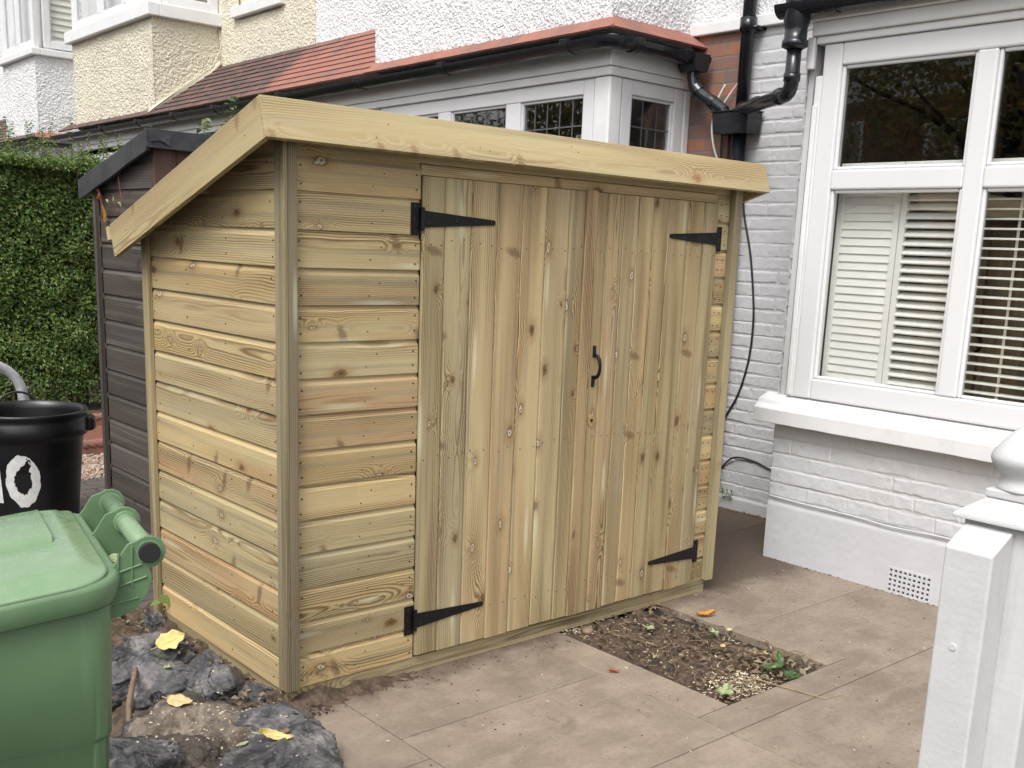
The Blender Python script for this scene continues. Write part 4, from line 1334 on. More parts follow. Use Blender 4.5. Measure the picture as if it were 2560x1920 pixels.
tiles(nh, 1.42, 3.87, lambda s_, h_: (XB - 0.088 + s_ * 0.76 - h_ * 0.65, 2.668 + s_ * 0.65 + h_ * 0.76), 1, name='tile_skirt', xf=sh, gauge=0.115, clips=[((XB, 1.5, 0), (1, -1, 0))])
tiles(nh, -XW, -(XB - 0.095), lambda s_, h_: (1.5 - 0.088 + s_ * 0.76 - h_ * 0.65, 2.668 + s_ * 0.65 + h_ * 0.76), 1, name='tile_skirt', xf=lambda p: sh((-p[1], p[0], p[2])), gauge=0.115, clips=[((XB, 1.5, 0), (-1, 1, 0))])
simple_box('soffit', nh, M['white_gloss'], XB - 0.06, XB + 0.03, 1.44, 10.0, 2.6255, 2.655, xf=sh)
roofn = tiles(nh, 3.86, 7.775, lambda s_, h_: (XB - 0.088 + s_ * 0.813 - h_ * 0.582, 2.664 + s_ * 0.582 + h_ * 0.813), 9, name='porch_roof', gauge=0.1045, xf=sh)
grid_wall('upper_bay_wall', (XB + 0.006, 3.87, 2.700), (0, -1, 0), (0, 0, 1), 2.362, 0.95, 0.0046, dash(0.0125, 0.0085, 60), M['render_white'], nh, shear=shn)
grid_wall('upper_bay_return', (XB - 0.004, 1.518, 2.700), (1, 0, 0), (0, 0, 1), XW - XB, 0.95, 0.0046, dash(0.0125, 0.0085, 70), M['render_white'], nh, shear=shn)
b = MB(sh)
b.box(XB + 0.02, XW, 1.54, 3.868, 2.69, 6.2)
b.build('bay_inner_wall', M['render_white'], nh)
grid_wall('upper_wall', (XW, 5.875, 3.16), (0, -1, 0), (0, 0, 1), 2.02, 0.85, 0.0062, dash(0.014, 0.0085, 80), M['render_white'], nh, shear=shn)
grid_wall('upper_wall', (XW, 1.52, 2.816), (0, -1, 0), (0, 0, 1), 0.371, 1.2, 0.005, dash(0.0125, 0.0075, 85), M['render_white'], nh, shear=shn)
b = MB(sh)
b.box(XW - 0.040, XW + 0.01, 1.150, 1.52, 2.752, 2.815)
b.build('ledge', M['white_gloss'], nh, bevel=0.006)
GX, GZ = XB - 0.112, 2.628
b = MB(sh)
half_gutter(b, lambda o, z, a: (GX - o, a, GZ + z), 1.47, 10.35)
half_gutter(b, lambda o, z, a: (a, 1.388 - o, GZ + z - 0.012 * (a - GX)), GX + 0.08, 3.50)
gt = b.build('gutter', M['black_pvc'], nh)
brackets(gt, [(0, y) for y in (1.72, 2.87, 3.85, 5.0, 6.15, 7.0, 7.85, 8.8, 9.75)], lambda p: sh((GX - p[0], p[2], GZ + p[1])))
brackets(gt, [(0, x) for x in (2.90, 3.30)], lambda p: sh((p[2], 1.388 - p[0], GZ + p[1] - .004)))
b = MB()
q_ = []
n_ = 12
for (rad, flip) in ((0.064, False), (0.052, True)):
    arc = [(math.cos(math.pi + math.pi * i / n_) * rad, math.sin(math.pi + math.pi * i / n_) * rad) for i in range(n_ + 1)]
    q_ += arc[::-1] if flip else arc
sec = []
for k in range(9):
    t = math.pi / 2 * k / 8
    cx, cy, R_ = GX + 0.10, 1.388 + 0.10, 0.10
    dx, dy = -math.cos(t), -math.sin(t)
    sec.append([(cx + dx * (R_ + p[0]), cy + dy * (R_ + p[0]), GZ + p[1] + 0.003) for p in q_])
m_ = len(q_)
b.add([p for r_ in sec for p in r_], [(k * m_ + i, k * m_ + (i + 1) % m_, (k + 1) * m_ + (i + 1) % m_, (k + 1) * m_ + i) for k in range(8) for i in range(m_)] + [tuple(range(m_)), tuple(range(8 * m_, 9 * m_))])
b.build('gutter_corner', M['black_pvc'], gt)
b = MB()
b.prism([(-.07, 0.014), (.07, 0.014), (.065, -.05), (.045, -.085), (-.045, -.085), (-.065, -.05)], lambda p, a: (3.41 + p[0], a, GZ + p[1] - 0.012), 1.325, 1.452)
b.tube([(3.41, 1.388, GZ - .09), (3.41, 1.388, 2.50), (3.412, 1.375, 2.455), (3.420, 1.345, 2.42), (3.43, 1.29, 2.385), (3.438, 1.215, 2.34), (3.442, 1.17, 2.312), (3.444, 1.155, 2.27)], 0.035, 16)
b.tube([(3.4135, 1.37, 2.447), (3.42, 1.345, 2.42)], 0.040, 16)
b.tube([(3.433, 1.262, 2.366), (3.4365, 1.238, 2.352)], 0.040, 16)
b.build('swan_neck_pipe', M['black_pvc'], nh, bevel=0.0)

# ---- cream house
ch = thing('terraced_house', 'cream pebbledash house with white window sills beside the tiled porch roof', 'house', (XB, 7.8, 0), 'terraced houses along the street')
b = MB(sh)
b.box(XW + 0.012, XW + 0.2, 5.8755, 10.6, -0.1, 6.4)
b.build('main_wall', M['render_cream'], ch)
grid_wall('upper_wall', (XW, 7.79, 3.14), (0, -1, 0), (0, 0, 1), 1.914, 0.9, 0.0065, dash(0.0155, 0.009, 90), M['render_cream'], ch, shear=shn,
          keep=lambda c: ~((c[:, 1] > 6.5) & (c[:, 1] < 7.33) & (c[:, 2] > 3.55)))
grid_wall('upper_bay_wall', (XB + 0.006, 9.985, 2.705), (0, -1, 0), (0, 0, 1), 2.224, 0.90, 0.006, dash(0.0165, 0.011, 100), M['render_cream'], ch, shear=shn)
grid_wall('upper_bay_return', (XB - 0.005, 7.773, 2.705), (1, 0, 0), (0, 0, 1), XW - XB, 0.90, 0.006, dash(0.0165, 0.011, 110), M['render_cream'], ch, shear=shn)
b = MB(sh)
b.box(XB + 0.02, XW, 7.80, 9.98, 2.69, 3.60)
b.build('bay_inner_wall', M['render_cream'], ch)
b = MB(sh)
b.box(XB + 0.02, XW, 7.80, 9.98, 4.9, 6.2)
b.build('bay_inner_wall', M['render_cream'], ch)
b = MB(sh)
b.box(XB - 0.065, XB + 0.05, 7.70, 10.05, 3.602, 3.722)
b.box(XB + 0.0505, XW, 7.70, 7.79, 3.602, 3.722)
b.box(XW - 0.06, XW + 0.012, 6.42, 7.42, 3.636, 3.735)
b.build('window_sill', M['white_gloss'], ch, bevel=0.008)
window(ch, T_(on_front(XB)), -9.97, -7.80, 3.723, 4.9, mulls=(-9.14, -8.45), fw=0.09, mw=0.13, depth=0.06, label='upper casement window of the cream bay')
window(ch, T_(on_return(7.775)), 2.95, 3.53, 3.723, 4.9, fw=0.085, depth=0.05, label='side window of the cream bay')
window(ch, T_(on_front(XW + 0.02)), -7.33, -6.5, 3.736, 4.9, mulls=(-6.9,), fw=0.08, mw=0.10, depth=0.06, label='small upper window over the porch')
simple_box('corner_post', ch, M['white_gloss'], XB - 0.005, XB + 0.10, 7.77, 7.80, 3.7225, 4.9, xf=sh)
simple_box('curtain_or_glare_board', ch, M['curtain_or_glare_board'], XB + 0.16, XB + 0.18, 7.86, 9.9, 3.7, 4.9, xf=sh)  # added pale board, its colour imitating sky reflection in the bay panes
simple_box('curtain_or_glare_board', ch, M['curtain_or_glare_board'], XW + 0.13, XW + 0.15, 6.5, 7.33, 3.7, 4.9, xf=sh)  # same again over the porch: pale board in place of mirrored sky
b = MB(sh)
b.box(XB, XB + 0.06, 7.80, 9.98, 0, 0.79)
b.box(XB, XW, 9.92, 9.98, 0.79, 2.66)
b.box(XB, XW, 7.78, 7.83, 0, 2.66)
b.build('bay_wall', M['brick_painted'], ch)
window(ch, T_(on_front(XB)), -9.90, -7.84, 0.80, 2.40, mulls=(-9.2, -8.5), trans=(1.95,), fw=0.08, mw=0.11, depth=0.06, label='lower casement window of the cream bay')
room(ch, XB + 0.07, XW + 0.004, 7.84, 9.9, 0.4, 2.6, sh)
tiles(ch, 7.78, 10.3, lambda s_, h_: (XB - 0.088 + s_ * 0.80 - h_ * 0.6, 2.668 + s_ * 0.6 + h_ * 0.80), 1, name='tile_skirt', xf=sh, gauge=0.115)
b = MB(sh)
b.tube([(XB - 0.06, 7.748, 2.715), (XB + 0.2, 7.748, 2.90), (XW - 0.12, 7.745, 3.15), (XW - 0.02, 7.74, 3.27)], 0.026, 10)
b.tube([(XB - 0.10, 7.70, 2.70), (XB - 0.02, 7.72, 2.76), (XB + 0.2, 7.72, 2.935), (XW - 0.1, 7.73, 3.22), (XW - 0.01, 7.735, 3.40), (XW - 0.015, 7.75, 3.60)], 0.007, 8)
b.build('mortar_fillet', M['render_cream'], ch, smooth=True)

# ---- far white house
fh = thing('terraced_house', 'white pebbledash house beyond the cream house, rising above the hedge', 'house', (XB, 11.3, 0), 'terraced houses along the street')
b = MB(sh)
b.box(XW + 0.012, XW + 0.2, 10.6005, 17.0, -0.1, 6.4)
b.build('main_wall', M['render_white'], fh)
grid_wall('upper_wall', (XW, 16.9, 3.0), (0, -1, 0), (0, 0, 1), 4.3, 2.3, 0.016, dash(0.028, 0.010, 120), M['render_white'], fh, shear=shn)
grid_wall('upper_bay_wall', (XB + 0.006, 12.57, 2.715), (0, -1, 0), (0, 0, 1), 1.298, 0.92, 0.0072, dash(0.018, 0.011, 130), M['render_white'], fh, shear=shn)
grid_wall('upper_bay_return', (XB - 0.005, 11.285, 2.715), (1, 0, 0), (0, 0, 1), XW - XB, 0.92, 0.0072, dash(0.018, 0.011, 140), M['render_white'], fh, shear=shn)
b = MB(sh)
b.box(XB + 0.02, XW, 11.31, 12.56, 0, 3.62)
b.build('bay_inner_wall', M['render_white'], fh)
b = MB(sh)
b.box(XB + 0.02, XW, 11.31, 12.56, 4.95, 6.2)
b.build('bay_inner_wall', M['render_white'], fh)
b = MB(sh)
b.box(XB - 0.06, XB + 0.05, 11.22, 12.63, 3.637, 3.715)
b.box(XB + 0.0505, XW, 11.22, 11.31, 3.637, 3.715)
b.build('window_sill', M['white_gloss'], fh, bevel=0.01)
window(fh, T_(on_front(XB)), -12.56, -11.30, 3.716, 4.95, mulls=(-11.93,), fw=0.10, mw=0.09, depth=0.06, label='upper casement window of the far bay')
window(fh, T_(on_return(11.29)), 2.96, 3.53, 3.74, 4.95, fw=0.08, depth=0.05, label='side window of the far bay with louvre blind')
b = MB(sh)
z = 3.85
while z < 4.9:
    b.obox((3.24, 11.36, z), (1, 0, 0), (0, math.cos(1.2), math.sin(1.2)), (0, -math.sin(1.2), math.cos(1.2)), 0.24, 0.042, 0.005)
    z += 0.075
b.build('louvre_blind', M['shutter'], fh)
simple_box('blind', fh, M['curtain_or_glare_board'], XB + 0.14, XB + 0.16, 11.42, 12.5, 3.7, 4.95, xf=sh)  # flat pale board added behind the glass to imitate its bright reflections
tiles(fh, 11.2, 12.64, lambda s_, h_: (XB - 0.088 + s_ * 0.80 - h_ * 0.6, 2.668 + s_ * 0.6 + h_ * 0.80), 1, name='tile_skirt', xf=sh, gauge=0.115, clips=[((XB, 11.285, 0), (1, -1, 0))])
tiles(fh, -XW, -(XB - 0.075), lambda s_, h_: (11.285 - 0.088 + s_ * 0.76 - h_ * 0.65, 2.668 + s_ * 0.65 + h_ * 0.76), 1, name='tile_skirt', xf=lambda p: sh((-p[1], p[0], p[2])), gauge=0.115, clips=[((XB, 11.285, 0), (-1, 1, 0))])
tiles(fh, 12.58, 16.9, lambda s_, h_: (XB - 0.088 + s_ * 0.813 - h_ * 0.582, 2.664 + s_ * 0.582 + h_ * 0.813), 9, name='porch_roof', gauge=0.1045, xf=sh)
b = MB(sh)
half_gutter(b, lambda o, z, a: (GX - o, a, GZ + z), 11.15, 16.9)
half_gutter(b, lambda o, z, a: (a, 11.17 - o, GZ + z), GX, 3.5)
b.build('gutter', M['black_pvc'], fh)
simple_box('fascia', fh, M['white_gloss'], XB - 0.02, XB - 0.001, 11.2, 16.9, 2.45, 2.62, xf=sh)

# ------------------------------------------------------------------ leaves helper
def leaf_cloud(name, P, Nrm, size, mat, parent=None, loc=None, jitter=0.9, aspect=0.55, fold=0.18):
    n = len(P)
    Nn = Nrm + rng.normal(0, jitter, (n, 3))
    Nn /= np.linalg.norm(Nn, axis=1)[:, None] + 1e-9
    A = rng.normal(0, 1, (n, 3))
    A -= (A * Nn).sum(1)[:, None] * Nn
    A /= np.linalg.norm(A, axis=1)[:, None] + 1e-9
    B = np.cross(Nn, A)
    L = (size * rng.uniform(0.65, 1.3, n))[:, None]
    W = L * aspect
    v0 = P - A * L * 0.5
    v1 = P + B * W * 0.5 + Nn * L * fold - A * L * 0.06
    v2 = P + A * L * 0.5
    v3 = P - B * W * 0.5 + Nn * L * fold - A * L * 0.06
    V = np.stack([v0, v1, v2, v3], 1).reshape(-1, 3)
    k = np.arange(n)[:, None] * 4
    F = np.concatenate([np.concatenate([k, k + 1, k + 2], 1), np.concatenate([k, k + 2, k + 3], 1)], 0)
    gc = np.zeros((n * 4, 3))
    gc[:, 2] = np.repeat(rng.integers(1, 5000, n), 4)
    return np_mesh(name, V, F, mat, parent, gc=gc, loc=loc)

# ------------------------------------------------------------------ hedge
hg = thing('hedge', 'tall clipped green privet hedge behind the black shed', 'hedge', (1.6, 6.6, 0))
def hedge():
    n = 62000
    x = rng.uniform(-0.25, 3.3, n)
    depth = np.abs(rng.normal(0, 0.10, n))
    z = rng.uniform(0.04, 2.03, n)
    pts = np.stack([x, 6.22 + depth, z], 1)
    bulge = 0.10 * fbm(np.stack([x * 2.2, z * 2.2, 0 * x], 1), 3, 61) + 0.10 * fbm(np.stack([x * 6.0, z * 6.0, 0 * x], 1), 2, 66)
    pts[:, 1] -= bulge
    keep = ~((z < 0.20) & (rng.uniform(0, 1, n) > (z / 0.20) ** 1.2))
    pts = pts[keep]
    nr = np.tile(np.array([[0, -0.9, 0.75]]), (len(pts), 1))
    # flat top with loose new growth
    m = 26000
    xt = rng.uniform(-0.25, 3.3, m)
    yt_ = rng.uniform(6.12, 7.0, m)
    zt_ = 2.00 + 0.07 * fbm(np.stack([xt * 4, yt_ * 4, 0 * xt], 1), 3, 62) + np.abs(rng.normal(0, 0.045, m)) - 0.05
    top = np.stack([xt, yt_, zt_], 1)
    nt = np.tile(np.array([[0, -0.3, 1.0]]), (m, 1))
    leaf_cloud('foliage', np.concatenate([pts, top]), np.concatenate([nr, nt]), 0.036, M['hedge'], hg, jitter=0.55)
    b = MB()
    P, N = [], []
    for i in range(210):
        x0, y0 = random.uniform(-0.2, 3.2), random.uniform(6.1, 6.9)
        h = random.uniform(0.10, 0.36) * (1.0 if random.random() < .7 else 1.25)
        lean = (random.uniform(-.08, .08), random.uniform(-.08, .08))
        b.tube([(x0, y0, 1.90), (x0 + lean[0] * .5, y0 + lean[1] * .5, 1.95 + h * .5), (x0 + lean[0], y0 + lean[1], 1.95 + h)], [0.0025, 0.002, 0.001], 5)
        for k in range(int(h / 0.018)):
            t = (k + 1) * 0.018 / h
            if t < 0.25: continue
            a = k * 1.57 + random.uniform(-.3, .3)
            P.append((x0 + lean[0] * t + 0.014 * math.cos(a), y0 + lean[1] * t + 0.014 * math.sin(a), 1.95 + h * t))
            N.append((math.cos(a) * .5, math.sin(a) * .5, 0.9))
            P.append((x0 + lean[0] * t - 0.014 * math.cos(a), y0 + lean[1] * t - 0.014 * math.sin(a), 1.95 + h * t))
            N.append((-math.cos(a) * .5, -math.sin(a) * .5, 0.9))
    leaf_cloud('top_shoots', np.array(P), np.array(N), 0.030, M['hedge'], hg, jitter=0.2)
    for i in range(60):
        x0 = random.uniform(-0.2, 3.2)
        b.tube([(x0, 6.5 + random.uniform(-.2, .2), -0.02), (x0 + random.uniform(-.1, .1), 6.5 + random.uniform(-.15, .15), 0.5), (x0 + random.uniform(-.2, .2), 6.45, 1.9)], [0.014, 0.011, 0.004], 6)
    b.build('branches', M['bark'], hg)
    # the dark inside of the hedge: dense old twigs and shaded leaves
    k = 30000
    ins = np.stack([rng.uniform(-0.25, 3.3, k), rng.uniform(6.30, 6.95, k), rng.uniform(0.25, 1.95, k)], 1)
    leaf_cloud('inner_foliage', ins, np.tile(np.array([[0, -1.0, 0.3]]), (k, 1)), 0.10, M['hedge'], hg, jitter=0.8)
hedge()

# ------------------------------------------------------------------ path edging, gravel
def rope_edge(y, n, xs0, labels):
    for i in range(n):
        x0 = xs0 + i * 0.62
        b = MB()
        for s_ in (0, math.pi * 2 / 3, math.pi * 4 / 3):
            pts = [(x0 + 0.61 * k / 40, y + 0.016 * math.cos(s_ + k * 0.62), 0.055 + 0.016 * math.sin(s_ + k * 0.62)) for k in range(41)]
            b.tube(pts, 0.020, 8)
        b.box(x0, x0 + 0.61, y - 0.022, y + 0.022, -0.06, 0.042)
        o = b.build('rope_edging', M['terracotta'], loc=(x0, y, 0), bevel=0.004)
        tag(o, labels[i], 'edging tile', 'rope-top edging tiles beside the red path')
rope_edge(4.43, 2, 0.45, ('brown rope-top edging tile beside the gravel, nearer the dustbin', 'brown rope-top edging tile beside the gravel, tucked behind the black shed'))
rope_edge(5.50, 2, 0.80, ('terracotta rope-top edging tile under the hedge, nearer the dustbin', 'terracotta rope-top edging tile under the hedge, tucked behind the black shed'))

def scatter_pebbles(name, n, x0, x1, y0, y1, z, r0, r1, mat, flat=0.6):
    ic = [(-.53, 0, .85), (.53, 0, .85), (-.53, 0, -.85), (.53, 0, -.85), (0, .85, .53), (0, .85, -.53), (0, -.85, .53), (0, -.85, -.53), (.85, .53, 0), (-.85, .53, 0), (.85, -.53, 0), (-.85, -.53, 0)]
    fi = [(0, 4, 1), (0, 9, 4), (9, 5, 4), (4, 5, 8), (4, 8, 1), (8, 10, 1), (8, 3, 10), (5, 3, 8), (5, 2, 3), (2, 7, 3), (7, 10, 3), (7, 6, 10), (7, 11, 6), (11, 0, 6), (0, 1, 6), (6, 1, 10), (9, 0, 11), (9, 11, 2), (9, 2, 5), (7, 2, 11)]
    ic, fi = np.array(ic), np.array(fi)
    c = np.stack([rng.uniform(x0, x1, n), rng.uniform(y0, y1, n), np.full(n, z) + rng.uniform(0, r1, n)], 1)
    r = rng.uniform(r0, r1, (n, 1, 1)) * rng.uniform(0.7, 1.3, (n, 1, 3)) * np.array([1, 1, flat])
    V = c[:, None, :] + ic[None] * r * rng.uniform(0.85, 1.15, (n, 12, 1))
    F = (fi[None] + (np.arange(n) * 12)[:, None, None]).reshape(-1, 3)
    gc = np.zeros((n * 12, 3)); gc[:, 2] = np.repeat(rng.integers(1, 5000, n), 12)
    o = np_mesh(name, V.reshape(-1, 3), F, mat, gc=gc, smooth=False)
    o['kind'] = 'stuff'
    return o
scatter_pebbles('gravel', 9000, -0.3, 2.6, 3.66, 4.40, -0.02, 0.008, 0.016, M['gravel'])

# ------------------------------------------------------------------ rockery
E1 = np.array([0.7475, -0.6643, 0.0]); E2 = np.array([0.6643, 0.7475, 0.0]); E3 = np.array([0, 0, 1.0])
_ico = {}
def ico(n):
    if n not in _ico:
        bm = bmesh.new()
        bmesh.ops.create_icosphere(bm, subdivisions=n, radius=1.0)
        _ico[n] = (np.array([v.co[:] for v in bm.verts]), np.array([[v.index for v in f.verts] for f in bm.faces]))
        bm.free()
    return _ico[n]
def rock(name, c, rad, sd, label, cat='rock', mat='rock', ang=0.93, rough=1.0, yaw=0.0, group='dark rocks of the rockery edge', sub=6):
    V, F = ico(sub)
    D = V.copy()
    rr = np.random.default_rng(sd)
    L = 1.0 + 0.34 * fbm(D * 1.5, 3, sd)
    P = D * L[:, None]
    for k in range(30):
        nv = rr.normal(0, 1, 3); nv /= np.linalg.norm(nv)
        d = rr.uniform(0.46, 0.74)
        P = P - (np.clip(P @ nv - d, 0, None) * ang)[:, None] * nv
    hol = np.clip(fbm(D * 2.3 + 7.0, 3, sd + 4, 0.55) - 0.18, 0, 1)
    rdg = 0.5 - np.abs(fbm(D * 3.1, 4, sd + 3, 0.55))
    stp = fbm(D * 4.2 + np.array([0, 0, 3.0]), 3, sd + 1, 0.55)
    stp = np.floor(stp * 7) / 7 + 0.25 * (stp * 7 - np.floor(stp * 7)) ** 4 / 7
    P = P * (1 + rough * (0.13 * stp + 0.05 * (rdg - 0.4) - 0.36 * hol + 0.050 * fbm(D * 8, 4, sd + 2, 0.55) + 0.012 * fbm(D * 24, 3, sd + 6, 0.6)))[:, None]
    e1 = E1 * math.cos(yaw) + E2 * math.sin(yaw); e2 = -E1 * math.sin(yaw) + E2 * math.cos(yaw)
    W = np.array(c) + P[:, :1] * rad[0] * e1 + P[:, 1:2] * rad[1] * e2 + P[:, 2:3] * rad[2] * E3
    o = np_mesh(name, W, F, M[mat], smooth=True, loc=(c[0], c[1], c[2] - rad[2]))
    tag(o, label, cat, group)
    ROCKS.append(o)
    return o
ROCKS = []
rock('rock', (-0.055, 0.905, 0.010), (0.085, 0.08, 0.090), 3, 'small dark rock farthest back against the shed side')
rock('rock', (-0.150, 0.675, 0.000), (0.215, 0.165, 0.150), 12, 'dark grey rock behind the large yellow leaf')
rock('rock', (-0.245, 0.370, 0.005), (0.235, 0.17, 0.160), 23, 'black rounded rock in front of the large yellow leaf')
rock('rock', (-0.125, 0.220, 0.005), (0.20, 0.165, 0.155), 31, 'paler grey flat-topped rock beside the shed corner post', ang=0.9)
rock('rock', (-0.100, -0.165, 0.000), (0.23, 0.135, 0.170), 47, 'pointed dark rock jutting towards the paving below the corner post', ang=0.9)
rock('rock', (-0.245, -0.385, -0.015), (0.32, 0.225, 0.20), 58, 'big black rock carrying a narrow curled yellow leaf')
rock('rock', (-0.520, -0.120, -0.045), (0.215, 0.185, 0.185), 66, 'brownish rock low down beside the green bin')
rock('rock', (-0.395, 0.480, -0.010), (0.22, 0.18, 0.145), 74, 'black ridged rock between the green bin and the root')
rock('rockery_mortar', (-0.285, 0.090, -0.050), (0.225, 0.640, 0.115), 88, 'dark earthy mortar mass that the rockery stones are bedded in', 'rockery', 'rubble_dark', ang=0.3, rough=1.2, group=None, yaw=0.50)
rock('rockery_mortar', (-0.285, -0.020, -0.040), (0.340, 0.225, 0.165), 83, 'old pale crumbling mortar between the rocks under the buff leaf', 'rockery', 'rubble', ang=0.45, rough=0.9, group=None)
rock('rockery_mortar', (-0.40, -0.27, -0.08), (0.22, 0.17, 0.15), 91, 'grey mortar vein low between the black and the brownish rock', 'rockery', 'rubble', ang=0.45, rough=0.9, group=None)
rock('rock', (-0.155, 0.510, 0.035), (0.115, 0.09, 0.10), 111, 'jagged dark stone wedged under the large yellow leaf', sub=5)
rock('rock', (-0.060, 0.440, 0.000), (0.10, 0.08, 0.085), 112, 'flat grey stone pushed in between the black rounded rock and the shed', sub=5)
rock('rock', (-0.045, 0.115, -0.005), (0.105, 0.085, 0.095), 113, 'small jagged stone in front of the pale flat-topped rock', sub=5)
rock('rock', (-0.300, 0.640, 0.000), (0.16, 0.13, 0.12), 114, 'low black stone between the dark grey rock and the green bin', sub=5)
rock('rock', (-0.385, -0.46, -0.03), (0.19, 0.16, 0.17), 115, 'dark stone half hidden under the big black rock on the pavement side', sub=5)
rock('stone', (-0.34, 0.26, 0.02), (0.085, 0.06, 0.07), 101, 'knobbly dark stone beside the top of the root', sub=5)
rock('stone', (-0.205, 0.03, 0.105), (0.026, 0.02, 0.016), 102, 'small round grey stone on the mortar behind the buff leaf', sub=4, group=None)
rock('stone', (-0.42, 0.12, -0.02), (0.10, 0.075, 0.08), 103, 'dark stone under the lower end of the root', sub=5)
rock('stone', (-0.030, 0.03, -0.005), (0.05, 0.04, 0.035), 104, 'small dark stone in the soil at the foot of the corner post', sub=4)
b = MB()
b.tube([(-0.30, 0.44, 0.095), (-0.345, 0.36, 0.080), (-0.375, 0.31, 0.058), (-0.405, 0.26, 0.020), (-0.43, 0.20, -0.03), (-0.45, 0.17, -0.10)], [0.004, 0.008, 0.0095, 0.010, 0.008, 0.006], 9)
o = b.build('root', M['twig'], loc=(-0.45, 0.2, -0.1), smooth=True)
tag(o, 'brown woody root running down between two dark rocks', 'root')

def rest(c):
    # slide along the slope until the point lies on the topmost rock surface
    c = Vector(c)
    hs_ = []
    for o in ROCKS:
        ok, loc, nr_, _ = o.ray_cast(Vector((c.x, c.y, 1.0)) - o.location, Vector((0, 0, -1)))
        if ok: hs_.append(loc.z + o.location.z)
    return (c.x, c.y, (max(hs_) if hs_ else c.z) + 0.008)

# ------------------------------------------------------------------ fallen leaves
def leaf(name, c, length, width, yaw, mat, label, group='fallen leaves', curl=0.15, tilt=(0, 0), serr=0.08, lobes=9, lift=0.0, stalk=True):
    if c[0] < 0 and c[0] > -0.5 and c[1] > -0.6:
        c = rest(c)
        c = (c[0], c[1], c[2] + lift)
    n, m = 26, 5
    vs, fs = [], []
    ph = random.uniform(0, 6)
    for i in range(n + 1):
        t = i / n
        w = (math.sin(math.pi * min(1, t ** 0.8)) ** 0.75) * width / 2 * (1 + serr * math.sin(t * lobes * math.pi * 2)) + 0.0004
        for j in range(-m, m + 1):
            q = j / m
            x = (t - 0.5) * length
            y = q * w
            z = curl * (abs(q) ** 1.6) * width * (0.6 + 0.4 * math.sin(t * 5 + ph)) + curl * 0.5 * length * (t - .5) ** 2 + 0.05 * width * math.sin(q * 6 + t * 14 + ph) * abs(q) - 0.01 * width * abs(math.sin(t * 26 + abs(q) * 6))
            vs.append((x, y, z))
    W = 2 * m + 1
    for i in range(n):
        for j in range(2 * m):
            a = i * W + j
            fs.append((a, a + W, a + W + 1, a + 1))
    Rm = Matrix.Rotation(yaw, 3, 'Z') @ Matrix.Rotation(tilt[0], 3, 'X') @ Matrix.Rotation(tilt[1], 3, 'Y')
    c = Vector(c)
    b = MB(lambda p: Rm @ Vector(p) + c)
    b.add(vs, fs)
    if stalk:
        b.tube([(-length * 0.72, 0, 0.004), (-length * 0.5, 0, 0.001), (length * 0.3, 0, 0.0012)], [0.0011, 0.0012, 0.0004], 5)
    o = b.build(name, M[mat], loc=tuple(c), smooth=True)
    md = o.modifiers.new('thick', 'SOLIDIFY'); md.thickness = 0.0006
    tag(o, label, 'leaf', group)
    return o
leaf('fallen_leaf', (-0.168, 0.490, 0.122), 0.108, 0.074, 0.25, 'leaf_yellow', 'large bright yellow leaf lying on the rockery rocks', curl=0.22, tilt=(0.45, -0.15), lobes=3, serr=.12, lift=0.016)
leaf('fallen_leaf', (-0.325, 0.058, 0.115), 0.078, 0.055, -0.9, 'leaf_buff', 'buff ribbed leaf lying on the pale rockery mortar', curl=0.12, tilt=(0.25, 0.1), lobes=10, serr=0.05)
leaf('fallen_leaf', (-0.212, -0.345, 0.130), 0.098, 0.028, -0.75, 'leaf_yellow', 'narrow curled yellow leaf on the lowest black rock', curl=0.6, tilt=(0.6, 0.2), lobes=5)
leaf('fallen_leaf', (-0.178, -0.330, 0.120), 0.040, 0.028, 0.6, 'leaf_dry', 'small dull green-brown leaf beside the narrow yellow one', curl=0.2, stalk=False)
leaf('fallen_leaf', (-0.245, 0.375, 0.122), 0.030, 0.022, 0.6, 'leaf_green', 'small green leaf scrap on the black rounded rock', stalk=False, serr=.2, lobes=4)
leaf('fallen_leaf', (-0.250, 0.325, 0.122), 0.028, 0.022, 1.3, 'leaf_pale', 'small pale leaf scrap on the black rounded rock', stalk=False, serr=.2, lobes=4)
leaf('fallen_leaf', (-0.285, -0.285, 0.135), 0.036, 0.016, 0.0, 'leaf_pale', 'small pale green leaf on top of the lowest black rock', stalk=False)
leaf('fallen_leaf', (1.852, -0.230, 0.012), 0.085, 0.040, -0.55, 'leaf_orange', 'orange curled leaf on the paving beside the soil bed', curl=0.35, serr=.22, lobes=6)
leaf('fallen_leaf', (1.093, -0.430, 0.006), 0.040, 0.020, -0.7, 'leaf_red', 'small reddish leaf lying by a paving joint outside the soil bed', curl=0.5)
leaf('fallen_leaf', (1.595, -0.775, 0.012), 0.105, 0.065, -0.2, 'leaf_green', 'glossy dark green leaf at the near corner of the soil bed', curl=0.25, tilt=(-.2, .1), serr=.03)
leaf('fallen_leaf', (1.655, -0.745, 0.030), 0.055, 0.030, 0.9, 'leaf_green', 'upright green leaf beside the brown papery cone', curl=0.3, tilt=(0, -.7), serr=.03)
leaf('fallen_leaf', (1.610, -0.835, 0.004), 0.085, 0.055, 0.5, 'leaf_green', 'flat green leaf pressed at the corner edge of the soil bed', curl=0.1, serr=.12)
leaf('fallen_leaf', (1.270, -0.795, 0.008), 0.085, 0.055, 0.35, 'leaf_pale', 'pale torn leaf at the lowest corner of the soil bed', curl=0.3, serr=.25, lobes=5)
leaf('fallen_leaf', (1.545, -0.194, 0.004), 0.050, 0.036, 0.4, 'leaf_pale', 'grey-green leaf near the twigs in the middle of the soil bed', curl=0.15, serr=.1)
